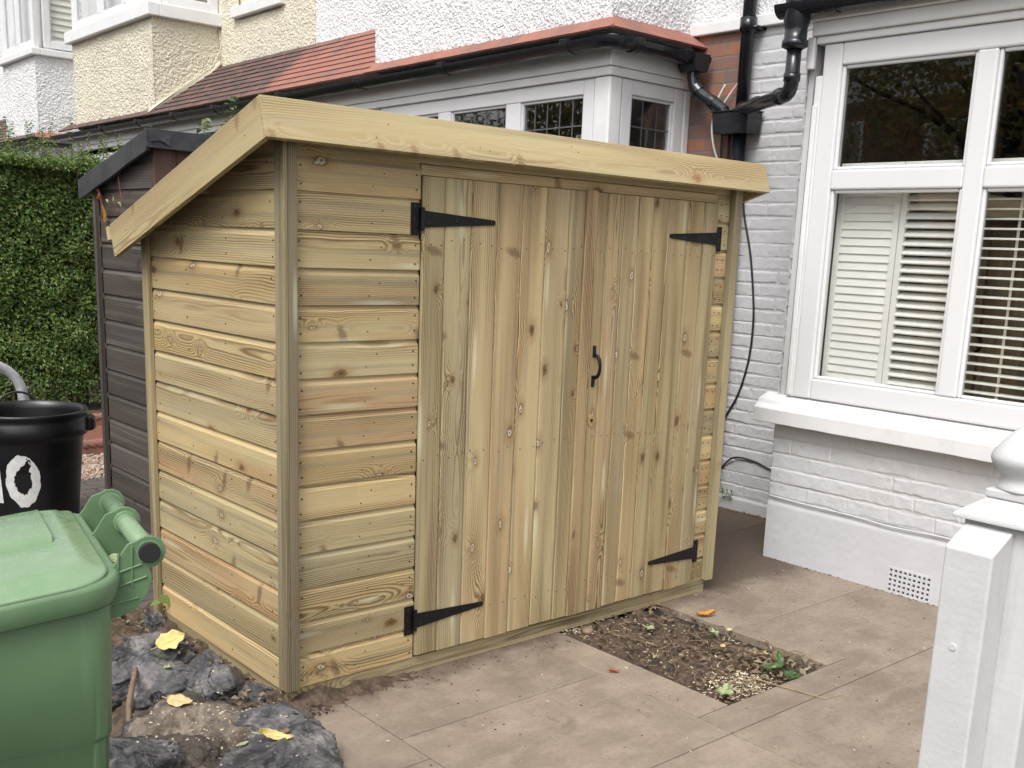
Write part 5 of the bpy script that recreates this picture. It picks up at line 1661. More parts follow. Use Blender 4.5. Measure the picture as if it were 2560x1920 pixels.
leaf('fallen_leaf', (1.695, -0.400, 0.010), 0.050, 0.035, 1.2, 'leaf_pale', 'pale folded leaf on the soil nearest the house', curl=0.5, tilt=(.4, 0))
leaf('fallen_leaf', (1.795, -0.401, 0.006), 0.026, 0.020, 0.3, 'leaf_yellow', 'small yellow leaf at the soil bed edge nearest the house', stalk=False)
leaf('fallen_leaf', (1.636, -0.494, 0.002), 0.024, 0.020, 0.9, 'leaf_yellow', 'tiny yellow-green leaf lying alone on the open soil', stalk=False)
leaf('fallen_leaf', (1.660, -0.655, 0.012), 0.050, 0.032, 1.9, 'leaf_yellow', 'yellow-green leaf behind the brown papery cone', curl=.4, tilt=(.3, .3))

# brown papery cone, pebble, long stem
b = MB()
for i in range(5):
    a = i * 0.28
    b.lathe([(0.001, -0.03), (0.012, -0.022), (0.017, 0.0), (0.012, 0.018), (0.001, 0.026)], (0, 0, 0), 10)
b2 = MB(lambda p: Vector((1.705, -0.705, 0.012)) + Matrix.Rotation(0.5, 3, 'Z') @ Vector(p))
for i in range(6):
    x = -0.034 + i * 0.0125
    r = 0.017 + 0.008 * math.sin(i * 0.6 + .3)
    vs = [(x + 0.011 * math.cos(math.pi * j / 9) * 0.5, r * math.cos(2 * math.pi * j / 10), 0.8 * r * math.sin(2 * math.pi * j / 10)) for j in range(10)]
    b2.tube([(x - 0.011, 0, 0), (x - 0.003, 0, 0.001), (x + 0.006, 0, 0.002), (x + 0.010, 0, 0)], [r * 0.35, r, r * 0.92, r * 0.25], 11)
o = b2.build('seed_cone', M['leaf_dry'], loc=(1.705, -0.705, 0), smooth=True)
tag(o, 'brown ridged papery cone lying in the soil bed by the green leaves', 'cone')
V, F = ico(3)
o = np_mesh('pebble', np.array((1.306, -0.075, 0.006)) + V * np.array((0.024, 0.021, 0.016)) * (1 + 0.12 * fbm(V * 1.6, 2, 5))[:, None], F, M['pebble'], smooth=True, loc=(1.306, -0.075, -0.01))
tag(o, 'round brown pebble on the soil beside the wood chips', 'pebble')
b = MB()
b.tube([(1.40, -0.770, 0.010), (1.45, -0.79, 0.012), (1.48, -0.87, 0.006), (1.505, -0.96, 0.005), (1.520, -1.035, 0.005), (1.548, -1.040, 0.007), (1.585, -1.048, 0.005), (1.598, -1.062, 0.005)], [0.0028, 0.0028, 0.0025, 0.0022, 0.0018, 0.0014, 0.0010, 0.0006], 6)
o = b.build('plant_stem', M['stem_pale'], loc=(1.45, -0.8, 0), smooth=True)
tag(o, 'long pale dry stem lying from the soil bed onto the paving', 'stem')

def drop(x, y):
    best = -0.1
    for k, o in enumerate(ROCKS):
        ok, loc, nr_, _ = o.ray_cast(Vector((x, y, 1.0)) - o.location, Vector((0, 0, -1)))
        if ok: best = max(best, loc.z + o.location.z)
    return (x, y, best + 0.001)

def bits(name, n, place, lx, ly, lz, mat, parent=None):
    """many small chips as one mass"""
    c = np.array([place() for _ in range(n)])
    q = np.array([(-1, -1, -1), (1, -1, -1), (1, 1, -1), (-1, 1, -1), (-1, -1, 1), (1, -1, 1), (1, 1, 1), (-1, 1, 1)], float)
    f = np.array([(0, 3, 2, 1), (4, 5, 6, 7), (0, 1, 5, 4), (1, 2, 6, 5), (2, 3, 7, 6), (3, 0, 4, 7)])
    V = q[None] * np.stack([rng.uniform(*lx, n), rng.uniform(*ly, n), rng.uniform(*lz, n)], 1)[:, None, :] * rng.uniform(.7, 1.1, (n, 8, 1))
    a = rng.uniform(0, 6.28, n)
    t = rng.normal(0, 0.25, n)
    ca, sa, ct, st = np.cos(a), np.sin(a), np.cos(t), np.sin(t)
    x = V[:, :, 0] * ct[:, None] + V[:, :, 2] * st[:, None]
    z = -V[:, :, 0] * st[:, None] + V[:, :, 2] * ct[:, None]
    X = x * ca[:, None] - V[:, :, 1] * sa[:, None]
    Y = x * sa[:, None] + V[:, :, 1] * ca[:, None]
    V = np.stack([X, Y, z], 2) + c[:, None, :]
    F = (f[None] + (np.arange(n) * 8)[:, None, None]).reshape(-1, 4)
    o = np_mesh(name, V.reshape(-1, 3), F, mat)
    o['kind'] = 'stuff'
    return o
def clip_patch(x, y, z): return (min(max(x, 1.225), 1.80), min(max(y, -.848), 0.045), z)
g2 = random.gauss
def soil_z(): return random.uniform(-0.014, 0.002)
bits('wood_chips', 430, lambda: clip_patch(g2(1.385, .070), g2(-.765, .045), random.uniform(-.012, .008)), (.0025, .008), (.0008, .002), (.0005, .0012), M['woodchip'])
bits('wood_chips', 90, lambda: clip_patch(g2(1.285, .035), g2(0.005, .04), random.uniform(-.012, .003)), (.002, .006), (.0008, .002), (.0005, .0012), M['woodchip'])
bits('wood_chips', 120, lambda: clip_patch(random.uniform(1.22, 1.8), random.uniform(-.85, .04), random.uniform(-.010, .003)), (.0025, .008), (.0008, .002), (.0005, .0012), M['woodchip'])
bits('bark_litter', 230, lambda: clip_patch(random.uniform(1.22, 1.8), random.uniform(-.85, .04), soil_z()), (.004, .016), (.0015, .005), (.0006, .002), M['leaf_dry'])
bits('bark_litter', 260, lambda: clip_patch(random.uniform(1.22, 1.8), random.uniform(-.85, .04), soil_z()), (.004, .014), (.0015, .005), (.001, .003), M['bark'])
bits('bark_litter', 200, lambda: (random.uniform(-.14, .0), random.uniform(-.03, 1.05), random.uniform(.01, .03)), (.004, .018), (.0015, .005), (.0006, .002), M['bark'])
bits('bark_litter', 120, lambda: (random.uniform(-.05, .12), random.uniform(-.12, -.02), random.uniform(.0, .012)), (.002, .006), (.001, .003), (.0006, .002), M['bark'])
bits('paving_crumbs', 45, lambda: (random.uniform(.1, 2.8), random.uniform(-1.7, .0), 0.0012), (.0015, .006), (.0008, .0022), (.0005, .001), M['woodchip'])
bits('paving_crumbs', 80, lambda: (random.uniform(.1, 2.8), random.uniform(-1.7, .1), 0.0012), (.0012, .005), (.0008, .0028), (.0005, .0012), M['bark'])
bits('paving_crumbs', 110, lambda: (random.uniform(.02, 1.2), g2(-.05, .04), 0.003), (.0012, .004), (.0008, .0028), (.0005, .0012), M['bark'])
bits('paving_crumbs', 90, lambda: (XB - abs(g2(0, .012)), random.uniform(-1.0, .2), 0.002), (.0012, .005), (.0008, .0028), (.0008, .002), M['bark'])
bits('leaf_litter', 90, lambda: (XW - .05 - abs(g2(0, .02)), random.uniform(.2, 1.1), 0.005), (.004, .014), (.002, .008), (.0008, .004), M['leaf_dry'])
bits('rockery_crumbs', 120, lambda: drop(g2(-.28, .10), g2(-.05, .16)), (.0015, .005), (.001, .003), (.0006, .0012), M['woodchip'])

def litter(name, n, place, size):
    P = np.array([place() for _ in range(n)])
    o = leaf_cloud(name, P, np.tile(np.array([[0, 0, 1.0]]), (n, 1)), size, M['litter'], jitter=0.38, aspect=0.62, fold=0.16)
    o['kind'] = 'stuff'
litter('leaf_litter', 210, lambda: clip_patch(random.uniform(1.22, 1.8), random.uniform(-.85, .04), random.uniform(-.004, .010)), 0.026)
litter('leaf_litter', 60, lambda: clip_patch(g2(1.62, .09), g2(-.72, .09), random.uniform(.0, .014)), 0.036)
litter('leaf_litter', 150, lambda: (random.uniform(-.15, -.005), random.uniform(-.03, 1.05), random.uniform(.02, .045)), 0.026)
litter('leaf_litter', 60, lambda: drop(random.uniform(-.5, -.05), random.uniform(-.5, .8)), 0.014)
litter('leaf_litter', 26, lambda: (random.uniform(.1, 2.7), random.uniform(-1.7, -.05), 0.004), 0.014)
b = MB()
tw = []
for i in range(52):
    x, y = random.uniform(1.24, 1.78), random.uniform(-.83, .02)
    a, L = random.uniform(0, 6.28), random.uniform(.05, .20)
    z = 0.006
    pts = [(x, y, z)]
    for k in range(4):
        a += random.uniform(-.5, .5)
        x += math.cos(a) * L / 4; y += math.sin(a) * L / 4
        x = min(max(x, 1.225), 1.80); y = min(max(y, -.845), .04)
        pts.append((x, y, z + random.uniform(-.004, .016)))
    b.tube(pts, [0.0019, 0.0018, 0.0016, 0.0013, 0.0008], 5)
for pts in ([(1.50, -.30, .003), (1.56, -.26, .012), (1.62, -.17, .02), (1.63, -.13, .01)], [(1.36, -.10, .0), (1.36, -.19, .014), (1.375, -.22, .012), (1.41, -.36, .008)], [(1.375, -.22, .012), (1.42, -.2, .02)],
            [(1.72, -.02, .03), (1.70, -.08, .03), (1.735, -.12, .02), (1.76, -.10, .01)], [(1.70, -.08, .03), (1.74, -.05, .04), (1.755, -.0, .05)]):
    b.tube(pts, 0.0018, 5)
for i in range(26):
    x, y = random.uniform(-.15, .0), random.uniform(-.02, 1.0)
    a, L = random.uniform(0, 6.28), random.uniform(.03, .10)
    b.tube([(x, y, .03), (x + math.cos(a) * L / 2, y + math.sin(a) * L / 2, .045 + random.uniform(-.01, .02)), (x + math.cos(a) * L, y + math.sin(a) * L, .03)], [0.0013, .0012, .0007], 5)
o = b.build('twigs', M['twig'])
o['kind'] = 'stuff'

# weed, seedling, creeper, sprig
def sprig(name, label, cat, base, stems, leaf_mat_, size, loc):
    t = thing(name, label, cat, loc)
    b = MB()
    P, N = [], []
    for pts, nl in stems:
        b.tube(pts, [0.002] * (len(pts) - 1) + [0.0008], 5)
        for k in range(nl):
            q = (k + 1) / nl * (len(pts) - 1)
            i = min(int(q), len(pts) - 2)
            p = Vector(pts[i]).lerp(Vector(pts[i + 1]), q - i)
            a = k * 2.4
            P.append((p.x + size * .4 * math.cos(a), p.y + size * .4 * math.sin(a), p.z))
            N.append((math.cos(a) * .4 - .2, math.sin(a) * .4 - .5, .7))
    b.build('stem', M['twig'] if 'leaf_red' in leaf_mat_ or True else None, t)
    q = leaf_cloud('leaves', np.array(P), np.array(N), size, M[leaf_mat_], t, jitter=0.25, aspect=0.6)
    return t
sprig('seedling', 'single green seedling leaf sprouting at the back foot of the new shed', 'seedling', None, [([(-.012, .93, .03), (-.015, .93, .08), (-.02, .925, .12)], 3)], 'hedge', 0.065, (-.012, .93, .02))
sprig('weed', 'tiny green weed at the foot of the white recess wall', 'weed', None, [([(XW - .045, .97 + k * .02, .06), (XW - .055, .96 + k * .03, .09), (XW - .06, .95 + k * .035, .12)], 5) for k in range(-1, 2)], 'hedge', 0.022, (XW - .045, .97, .06))
b = MB()
def creeper():
    t = thing('creeper', 'red leaves of a dying creeper hanging on the black shed', 'creeper', (.19, 1.9, 1.5))
    s = MB()
    s.tube([(.185, 1.97, 1.42), (.18, 1.93, 1.52), (.178, 1.92, 1.60), (.18, 1.965, 1.68)], [.0015, .0014, .0012, .0008], 5)
    s.tube([(.185, 1.72, 1.55), (.18, 1.70, 1.63), (.178, 1.715, 1.70), (.178, 1.73, 1.76)], [.0015, .0014, .0012, .0008], 5)
    s.tube([(.185, 1.78, 1.56), (.18, 1.77, 1.60), (.178, 1.79, 1.64)], [.0015, .0012, .0008], 5)
    s.build('stem', M['leaf_red'], t)
    for (c, l, w, yaw, tl, mt) in (((.172, 1.965, 1.665), .085, .030, 1.5, (1.3, 0.35), 'leaf_red'), ((.172, 1.935, 1.635), .080, .026, 1.55, (1.2, -.25), 'leaf_red'), ((.172, 1.895, 1.565), .090, .038, 1.5, (1.35, -1.1), 'leaf_orange'),
                                 ((.172, 1.77, 1.625), .035, .012, 1.5, (1.3, -.5), 'leaf_yellow'), ((.172, 1.84, 1.615), .03, .015, 1.5, (1.3, .4), 'leaf_yellow'), ((.172, 1.70, 1.60), .04, .02, 1.5, (1.3, .5), 'leaf_pale')):
        Rm = Matrix.Rotation(yaw, 3, 'Z') @ Matrix.Rotation(tl[0], 3, 'X') @ Matrix.Rotation(tl[1], 3, 'Z')
        cc = Vector(c)
        q = MB(lambda p: Rm @ Vector(p) + cc)
        vs, fs = [], []
        for i in range(11):
            tt = i / 10
            ww = math.sin(math.pi * tt) ** .8 * w / 2 + .0004
            vs += [((tt - .5) * l, -ww, ww * .4), ((tt - .5) * l, 0, 0), ((tt - .5) * l, ww, ww * .4)]
        for i in range(10):
            k = i * 3
            fs += [(k, k + 3, k + 4, k + 1), (k + 1, k + 4, k + 5, k + 2)]
        q.add(vs, fs)
        q.build('leaf', M[mt], t, smooth=True)
creeper()
st = []
for k in range(7):
    x0, y0 = 0.95 + k * .055 + random.uniform(-.02, .02), 2.55 + random.uniform(-.05, .05)
    h = 2.03 + random.uniform(-.02, .06) + (0.16 if k in (2,) else 0)
    st.append(([(0.95 + .2, 2.6, 0.0), (x0, y0, 1.5), (x0 + .02, y0, h)], 40))
sh_ = thing('shrub', 'dark leafy shrub tips showing above the black shed roof', 'shrub', (1.15, 2.6, 0))
b = MB(); P, N = [], []
for pts, nl in st:
    b.tube(pts, [.006, .004, .0015], 6)
    for k in range(nl):
        t = 1.2 + .8 * k / nl
        p = Vector(pts[1]).lerp(Vector(pts[2]), t - 1) if t > 1 else Vector(pts[0]).lerp(Vector(pts[1]), t)
        a = k * 2.1
        P.append((p.x + .025 * math.cos(a), p.y + .025 * math.sin(a), p.z)); N.append((math.cos(a) * .5, math.sin(a) * .5, .8))
b.build('stem', M['bark'], sh_)
leaf_cloud('foliage', np.array(P), np.array(N), 0.05, M['hedge'], sh_, jitter=0.3)

# ------------------------------------------------------------------ green wheelie bin
BX = Vector((0.982, -0.188, 0)); BY = Vector((0.188, 0.982, 0)); BO = Vector((-0.830, -0.918, 0))
def TB(p): return BO + BX * p[0] + BY * (p[1] if p[1] < 0 else p[1] * 0.72) + Vector((0, 0, p[2]))
wb = thing('wheelie_bin', 'green wheeled rubbish bin with closed lid beside the rockery', 'bin', tuple(BO + Vector((0, 0, -0.13))))
def rrect(x0, x1, y0, y1, r, n=6):
    pts = []
    for (cx, cy, a0) in ((x1 - r, y1 - r, 0), (x0 + r, y1 - r, 90), (x0 + r, y0 + r, 180), (x1 - r, y0 + r, 270)):
        for i in range(n + 1):
            a = R(a0 + 90 * i / n)
            pts.append((cx + r * math.cos(a), cy + r * math.sin(a)))
    return pts
def loft(mb, rings, cap0=True, cap1=True):
    m = len(rings[0])
    vs = [p for r in rings for p in r]
    fs = []
    for k in range(len(rings) - 1):
        for i in range(m):
            j = (i + 1) % m
            fs.append((k * m + i, k * m + j, (k + 1) * m + j, (k + 1) * m + i))
    if cap0: fs.append(tuple(range(m - 1, -1, -1)))
    if cap1: fs.append(tuple(range((len(rings) - 1) * m, len(rings) * m)))
    mb.add(vs, fs)
SLP = 0.115
def zl(x): return 0.945 + SLP * (x + 0.07)      # lid line falls towards the front
b = MB(TB)
rings = []
for (z, x0, x1, y, r) in ((-0.11, -0.56, -0.100, .215, .05), (0.30, -0.605, -0.090, .245, .045), (0.628, -0.635, -0.076, .258, .04), (0.634, -0.640, -0.073, .263, .04), (0.80, -0.655, -0.068, .268, .04), (0.90, -0.66, -0.066, .270, .04)):
    rings.append([(p[0], p[1], z if z < .85 else zl(p[0]) - 0.07) for p in rrect(x0, x1, -y, y, r)])
loft(b, rings)
b.box(-0.330, -0.318, -0.262, -0.250, 0.50, 0.80)
body = b.build('body', M['bin_green'], wb, bevel=0.004, smooth=True, angle=40)
b = MB(TB)
for q in ((0.0, 0, 0),):
    r1 = [(p[0], p[1], zl(p[0]) - 0.066) for p in rrect(-0.70, -0.058, -.290, .290, .06)]
    r2 = [(p[0], p[1], zl(p[0]) - 0.028) for p in rrect(-0.705, -0.050, -.298, .298, .065)]
    r3 = [(p[0], p[1], zl(p[0]) - 0.018) for p in rrect(-0.700, -0.055, -.293, .293, .06)]
    loft(b, [r1, r2, r3])
b.build('rim', M['bin_green'], body, bevel=0.004, smooth=True, angle=50)
b = MB(TB)
def lidz(x, y, d): return zl(x) + d + 0.012 * (1 - (y / .3) ** 2)
rings = []
for (x0, x1, y, r, d) in ((-0.72, -0.072, .292, .06, -0.028), (-0.722, -0.070, .295, .06, -0.016), (-0.715, -0.076, .288, .055, -0.012), (-0.68, -0.092, .262, .055, -0.010), (-0.672, -0.100, .252, .05, -0.002), (-0.655, -0.115, .236, .05, 0.000)):
    rings.append([(p[0], p[1], lidz(p[0], p[1], d)) for p in rrect(x0, x1, -y, y, r)])
loft(b, rings)
b.prism([(-.085, -0.006), (-.068, 0.009), (.200, .009), (.222, -0.006)], lambda p, a: (a, p[0] + .0, lidz(a, p[0], -.001) + p[1]), -.63, -.135)
lid = b.build('lid', M['bin_lid'], wb, bevel=0.003, smooth=True, angle=40)
# rear trough with three cheeks that carry the handle bar
b = MB(TB)
def cheek(y, t):
    pr = [(-0.090, -0.026), (-0.076, -0.024), (-0.062, -0.017), (-0.051, -0.004), (-0.043, 0.010), (-0.034, 0.022)]
    for i in range(9):
        a = R(130 - 220 * i / 8)
        pr.append((0.0 + 0.029 * math.cos(a), 0.95 - 0.945 + 0.029 * math.sin(a)))
    pr += [(0.004, -0.040), (-0.004, -0.070), (-0.022, -0.094), (-0.05, -0.106), (-0.085, -0.110)]
    b.prism(pr, lambda p, a: (p[0], a, 0.945 + p[1]), y - t, y + t)
for y in (-.222, 0.0, .222): cheek(y, 0.0035)
# ribs standing on the near cheek
for (p0, p1) in (((-.083, -.035), (-.012, -.015)), ((-.083, -.060), (-.005, -.038)), ((-.055, -.063), (-.050, .008)), ((-.030, -.055), (-.028, .018)), ((-.083, -.085), (-.02, -.075))):
    q0, q1 = Vector((p0[0], -.2265, .945 + p0[1])), Vector((p1[0], -.2265, .945 + p1[1]))
    b.tube([q0, q1], 0.0022, 6)
b.prism([(-0.075, -0.106), (-0.048, -0.102), (-0.022, -0.091), (-0.006, -0.068), (-0.0105, -0.066), (-0.025, -0.086), (-0.05, -0.097), (-0.075, -0.1)], lambda p, a: (p[0], a, 0.945 + p[1]), -.2185, .2185)
b.build('handle_bracket', M['bin_green'], body, bevel=0.0015, smooth=False)
b = MB(TB)
b.tube([(0, -.2255, .95), (0, .2255, .95)], 0.0175, 24)
for y in (-.222, -.006, .006, .222): b.tube([(0, y - .004, .95), (0, y + .004, .95)], 0.0215, 24)
hb = b.build('handle_bar', M['bin_lid'], wb, smooth=False)
for p in hb.data.polygons: p.use_smooth = len(p.vertices) == 4
for y in (-.2335, .226):
    b = MB(TB)
    b.tube([(0, y, .95), (0, y + .0075, .95)], 0.0185, 20)
    b.build('end_cap', M['rubber'], hb, bevel=0.0015)
for y in (-.235, .235):
    b = MB(TB)
    b.tube([(-0.09, y - .025, -0.03), (-0.09, y + .025, -0.03)], 0.10, 28)
    b.build('wheel', M['rubber'], wb, bevel=0.006)
leaf('fallen_leaf', tuple(TB((-.045, -.09, .90))), 0.045, 0.03, 0.4, 'leaf_pale', 'pale leaf caught in the trough behind the green bin lid', curl=.3)
leaf('fallen_leaf', tuple(TB((-.040, -.14, .895))), 0.05, 0.03, 1.2, 'leaf_dry', 'dry brown leaf caught in the trough behind the green bin lid', curl=.3)

# ------------------------------------------------------------------ black dustbin with the painted number
DC = (0.022, 2.615, -0.02)
db = thing('dustbin', 'open black plastic dustbin with a flaking white number painted on it', 'bin', DC)
b = MB()
def rb(h): return 0.205 + 0.055 * (h / 0.60)
prof = [(0.0, 0.0), (0.20, 0.0), (0.205, 0.01)]
for i in range(1, 11): prof.append((rb(0.05 * i), 0.05 * i))
prof += [(0.262, 0.515), (0.274, 0.520), (0.277, 0.545), (0.277, 0.585), (0.272, 0.592), (0.272, 0.615), (0.278, 0.622), (0.280, 0.634), (0.274, 0.640), (0.262, 0.638), (0.258, 0.60), (0.252, 0.50), (0.205, 0.03), (0.0, 0.02)]
b.lathe(prof, DC, 64)
dbo = b.build('body', M['bin_black'], db, smooth=True)
b = MB()
for a0 in (R(-17), R(163)):
    b = MB()
    vs = []
    q = [(0.268, 0.525), (0.305, 0.530), (0.313, 0.545), (0.313, 0.585), (0.303, 0.598), (0.268, 0.598)]
    n = 8
    for k in range(n + 1):
        a = a0 - 0.22 + 0.44 * k / n
        sq = 1 - 0.35 * (abs(k - n / 2) / (n / 2)) ** 4
        for (r, h) in q:
            rr_ = 0.27 + (r - 0.27) * sq
            vs.append((DC[0] + rr_ * math.cos(a), DC[1] + rr_ * math.sin(a), DC[2] + h))
    m = len(q); fs = []
    for k in range(n):
        for i in range(m):
            fs.append((k * m + i, k * m + (i + 1) % m, (k + 1) * m + (i + 1) % m, (k + 1) * m + i))
    fs += [tuple(range(m)), tuple(range(n * m, n * m + m))]
    b.add(vs, fs)
    b.build('side_handle', M['bin_black'], db, bevel=0.006)
def on_bin(a, h, off=0.0016):
    r = rb(h) + off
    return (DC[0] + r * math.cos(a), DC[1] + r * math.sin(a), DC[2] + h)
A0 = math.atan2(-0.78, -0.33)
def paint_ring(ac, hc, ra, rh, th, name='painted_number'):
    q = MB()
    n = 72
    vs, fs = [], []
    for i in range(n):
        t = 2 * math.pi * i / n
        w0 = 1.0 + 0.10 * fbm(np.array([[math.cos(t) * 5, math.sin(t) * 5, 1.0]]), 3, 71)[0]
        gap = math.exp(-((t - 1.15) / 0.28) ** 2)
        wi = (1 - th * (1 - 0.62 * gap)) + 0.12 * fbm(np.array([[math.cos(t) * 6, math.sin(t) * 6, 4.0]]), 3, 72)[0]
        for j in range(5):
            k = wi + (w0 - wi) * j / 4
            vs.append(on_bin(ac + ra * k * math.cos(t), hc + rh * k * math.sin(t)))
    for i in range(n):
        for j in range(4):
            if 0.85 < 2 * math.pi * i / n < 1.3 and j < 3 and (i + j) % 3 != 0: continue
            a = i * 5 + j; c = ((i + 1) % n) * 5 + j
            fs.append((a, c, c + 1, a + 1))
    q.add(vs, fs)
    return q.build(name, M['sooty_paint'], db)
paint_ring(A0 - 0.025, 0.322, 0.325, 0.128, 0.50)
q = MB()
vs = [on_bin(A0 - 0.62 + 0.16 * i / 4 + 0.01 * math.sin(j * 3.1), 0.21 + 0.22 * j / 10) for j in range(11) for i in range(5)]
q.add(vs, [(j * 5 + i, j * 5 + i + 1, (j + 1) * 5 + i + 1, (j + 1) * 5 + i) for j in range(10) for i in range(4)])
q.build('painted_number', M['sooty_paint'], db)
b = MB()
hpts = [(DC[0] + 0.03 + 0.10 * math.cos(math.pi * i / 12), DC[1] + 0.265, DC[2] + 0.60 + 0.085 * math.sin(math.pi * i / 12)) for i in range(13)]
b.tube(hpts, 0.006, 8)
b.build('wire_handle', M['cable_black'], db, smooth=True)

# bent galvanised tube behind the dustbin
b = MB()
pth = [(0.115, 2.97, -0.02), (0.112, 2.97, 0.55)]
for i in range(0, 11):
    t = i / 10 * R(62)
    pth.append((0.110 - 0.14 * (1 - math.cos(t)) , 2.97 + 0.02 * t, 0.62 + 0.17 * math.sin(t)))
pth += [(-0.08, 3.0, 0.835), (-0.30, 3.02, 0.915)]
b.tube(pth, 0.026, 18)
o = b.build('steel_tube', M['galv'], loc=(0.115, 2.97, -0.02), smooth=True)
tag(o, 'bent grey galvanised tube rising behind the black dustbin', 'tube')

# ------------------------------------------------------------------ white gate pier
gp = thing('gate_pier', 'white painted gate pier with moulded cap and ball finial', 'gate pier', (0.125, -2.198, -0.13))
def pbox(mb, cx, cy, h, z0, z1): mb.box(cx - h, cx + h, cy - h, cy + h, z0, z1)
b = MB()
b.box(0.066, 0.186, -2.262, -2.128, -0.13, 1.101)
b.build('shaft', M['pier_paint'], gp, bevel=0.006, seg=3)
b = MB()
def frus(mb, x0, x1, y0, y1, za, X0, X1, Y0, Y1, zb):
    vs = [(x0, y0, za), (x1, y0, za), (x1, y1, za), (x0, y1, za), (X0, Y0, zb), (X1, Y0, zb), (X1, Y1, zb), (X0, Y1, zb)]
    mb.add(vs, [(3, 2, 1, 0), (4, 5, 6, 7)] + [(i, (i + 1) % 4, 4 + (i + 1) % 4, 4 + i) for i in range(4)])
b.box(0.0475, 0.2055, -2.281, -2.1165, 1.1012, 1.1075)
frus(b, 0.0480, 0.2050, -2.2805, -2.1170, 1.1078, 0.085, 0.168, -2.243, -2.1525, 1.136)
b.build('cap', M['pier_paint'], gp, bevel=0.0015)
b = MB()
b.box(0.0815, 0.1715, -2.2465, -2.149, 1.1364, 1.150)
b.build('plinth', M['pier_paint'], gp, bevel=0.0025)
b = MB()
pr = [(0.0, 0.0), (0.0475, 0.0), (0.0475, 0.003), (0.046, 0.007), (0.0435, 0.013), (0.0425, 0.019), (0.0445, 0.025), (0.051, 0.032), (0.0585, 0.040), (0.0615, 0.048), (0.0605, 0.055), (0.056, 0.063), (0.048, 0.074), (0.036, 0.088), (0.022, 0.101), (0.010, 0.109), (0.0, 0.111)]
b.lathe(pr, (0.1265, -2.1978, 1.1502), 48)
b.build('ball_finial', M['pier_paint'], gp, smooth=True)
# timber post bolted to the face of the pier
tp = thing('timber_post', 'white painted timber post with sloping top fixed to the gate pier', 'post', (0.03, -2.175, -0.13))
b = MB()
nz = 90
vs, fs = [], []
x0, x1, ya, yb2 = 0.0, 0.0655, -2.2125, -2.1345
for k in range(nz + 1):
    z = -0.13 + (1.0640 + 0.13) * k / nz
    w = 0.0012 * fbm(np.array([[0, 1.0, z * 14]]), 3, 95)[0]
    for (x, y) in ((x0 + w, yb2), (x0 + w * .6, (ya + yb2) / 2), (x0 + w, ya), (x1, ya), (x1, yb2)):
        vs.append((x, y, z))
for k in range(nz):
    for i in range(5):
        fs.append((k * 5 + i, k * 5 + (i + 1) % 5, (k + 1) * 5 + (i + 1) % 5, (k + 1) * 5 + i))
t = nz * 5
vs += [(0.058, ya, 1.0925), (0.0655, ya, 1.0925), (0.0655, yb2, 1.0925), (0.058, yb2, 1.0925)]
v0 = len(vs) - 4
fs += [(t, t + 1, t + 2, v0, v0 + 3), (t + 2, t + 3, v0 + 1, v0), (t + 4, t, v0 + 3, v0 + 2), (v0, v0 + 1, v0 + 2, v0 + 3), (t + 3, t + 4, v0 + 2, v0 + 1), (4, 3, 2, 1, 0)]
b.add(vs, fs)
po = b.build('post', M['pier_paint'], tp, bevel=0.004, seg=3)
b = MB()
b.disc((0.0, -2.168, 0.905), (-1, 0, 0), 0.0062, 18, 0.0016)
sc = b.build('screw', M['pier_paint'], tp, bevel=0.0006)

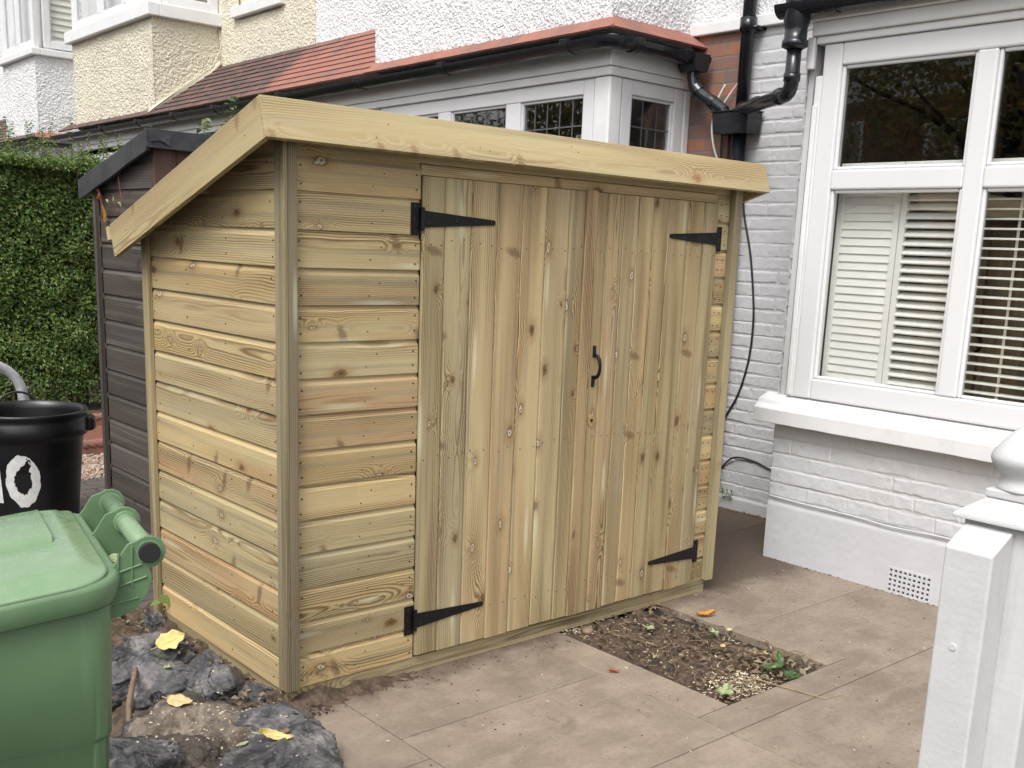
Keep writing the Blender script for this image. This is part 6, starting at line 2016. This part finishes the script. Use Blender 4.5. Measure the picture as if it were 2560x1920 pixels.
# ------------------------------------------------------------------ across the road: what the panes mirror
def street_tree(x, y, h, r, label, sd, n=16000):
    t = thing('street_tree', label, 'tree', (x, y, -0.13), 'street trees across the pavement')
    rr = np.random.default_rng(sd)
    b = MB()
    b.tube([(x, y, -.13), (x + .05, y, 1.2), (x - .03, y + .05, h * .45), (x, y, h * .8)], [.20, .16, .13, .05], 12)
    tips = []
    for i in range(12):
        a = i * 2.4
        z0 = h * (.32 + .035 * i)
        L = r * (.95 - .03 * i)
        p1 = (x + math.cos(a) * L * .5, y + math.sin(a) * L * .5, z0 + L * .35)
        p2 = (x + math.cos(a) * L, y + math.sin(a) * L, z0 + L * .55)
        b.tube([(x, y, z0), p1, p2], [.07, .045, .015], 7)
        tips += [p1, p2]
    b.build('trunk', M['bark'], t, smooth=True)
    C = []
    for p in tips + [(x, y, h * .85)] * 3:
        for k in range(7):
            C.append(np.array(p) + rr.normal(0, r * .26, 3))
    C = np.array(C)
    idx = rr.integers(0, len(C), n)
    P = C[idx] + rr.normal(0, r * 0.13, (n, 3))
    leaf_cloud('crown', P, np.tile(np.array([[0, 0, 1.0]]), (n, 1)), 0.13, M['autumn'], t, jitter=1.0)
street_tree(-8.6, 4.6, 6.6, 3.1, 'autumn street tree across the road opposite the bay window', 5, 11000)
street_tree(-8.8, 12.5, 6.2, 2.4, 'autumn street tree across the road farther down the street', 6)
street_tree(-8.4, 20.5, 6.2, 2.3, 'autumn street tree across the road at the far end', 9)
def facing_house(y, label):
    t = thing('facing_house', label, 'house', (-17, y, -.13), 'houses across the road')
    b = MB(); b.box(-24, -17, y - 3.2, y + 3.2, -.13, 5.4); b.build('wall', M['brick'], t)
    b = MB()
    b.prism([(y - 3.4, 5.4), (y + 3.4, 5.4), (y, 8.2)], lambda p, a: (a, p[0], p[1]), -24.2, -17.02)
    b.build('gable', M['render_white'], t)
    b = MB()
    for s_ in (-1, 1):
        b.add([(-24.4, y + s_ * 3.7, 5.2), (-16.7, y + s_ * 3.7, 5.2), (-16.7, y, 8.36), (-24.4, y, 8.36)], [(0, 1, 2, 3)])
    b.build('roof', M['tile'], t)
    for yy in (-1.6, 1.6):
        for zz in (0.8, 3.4):
            T = lambda p: (-16.98 + p[2], y + yy + p[0], p[1])
            window(t, T, -.8, .8, zz, zz + 1.5, mulls=(0,), fw=.09, mw=.08, depth=.05, pane_c=-0.012)
for i, (yy, lb) in enumerate(((-3.5, 'brick house with white gable across the road, nearest'), (4.0, 'brick house with white gable across the road behind the first tree'), (11.5, 'brick house with white gable across the road behind the second tree'), (19.0, 'brick house with white gable across the road at the far end'))):
    facing_house(yy, lb)
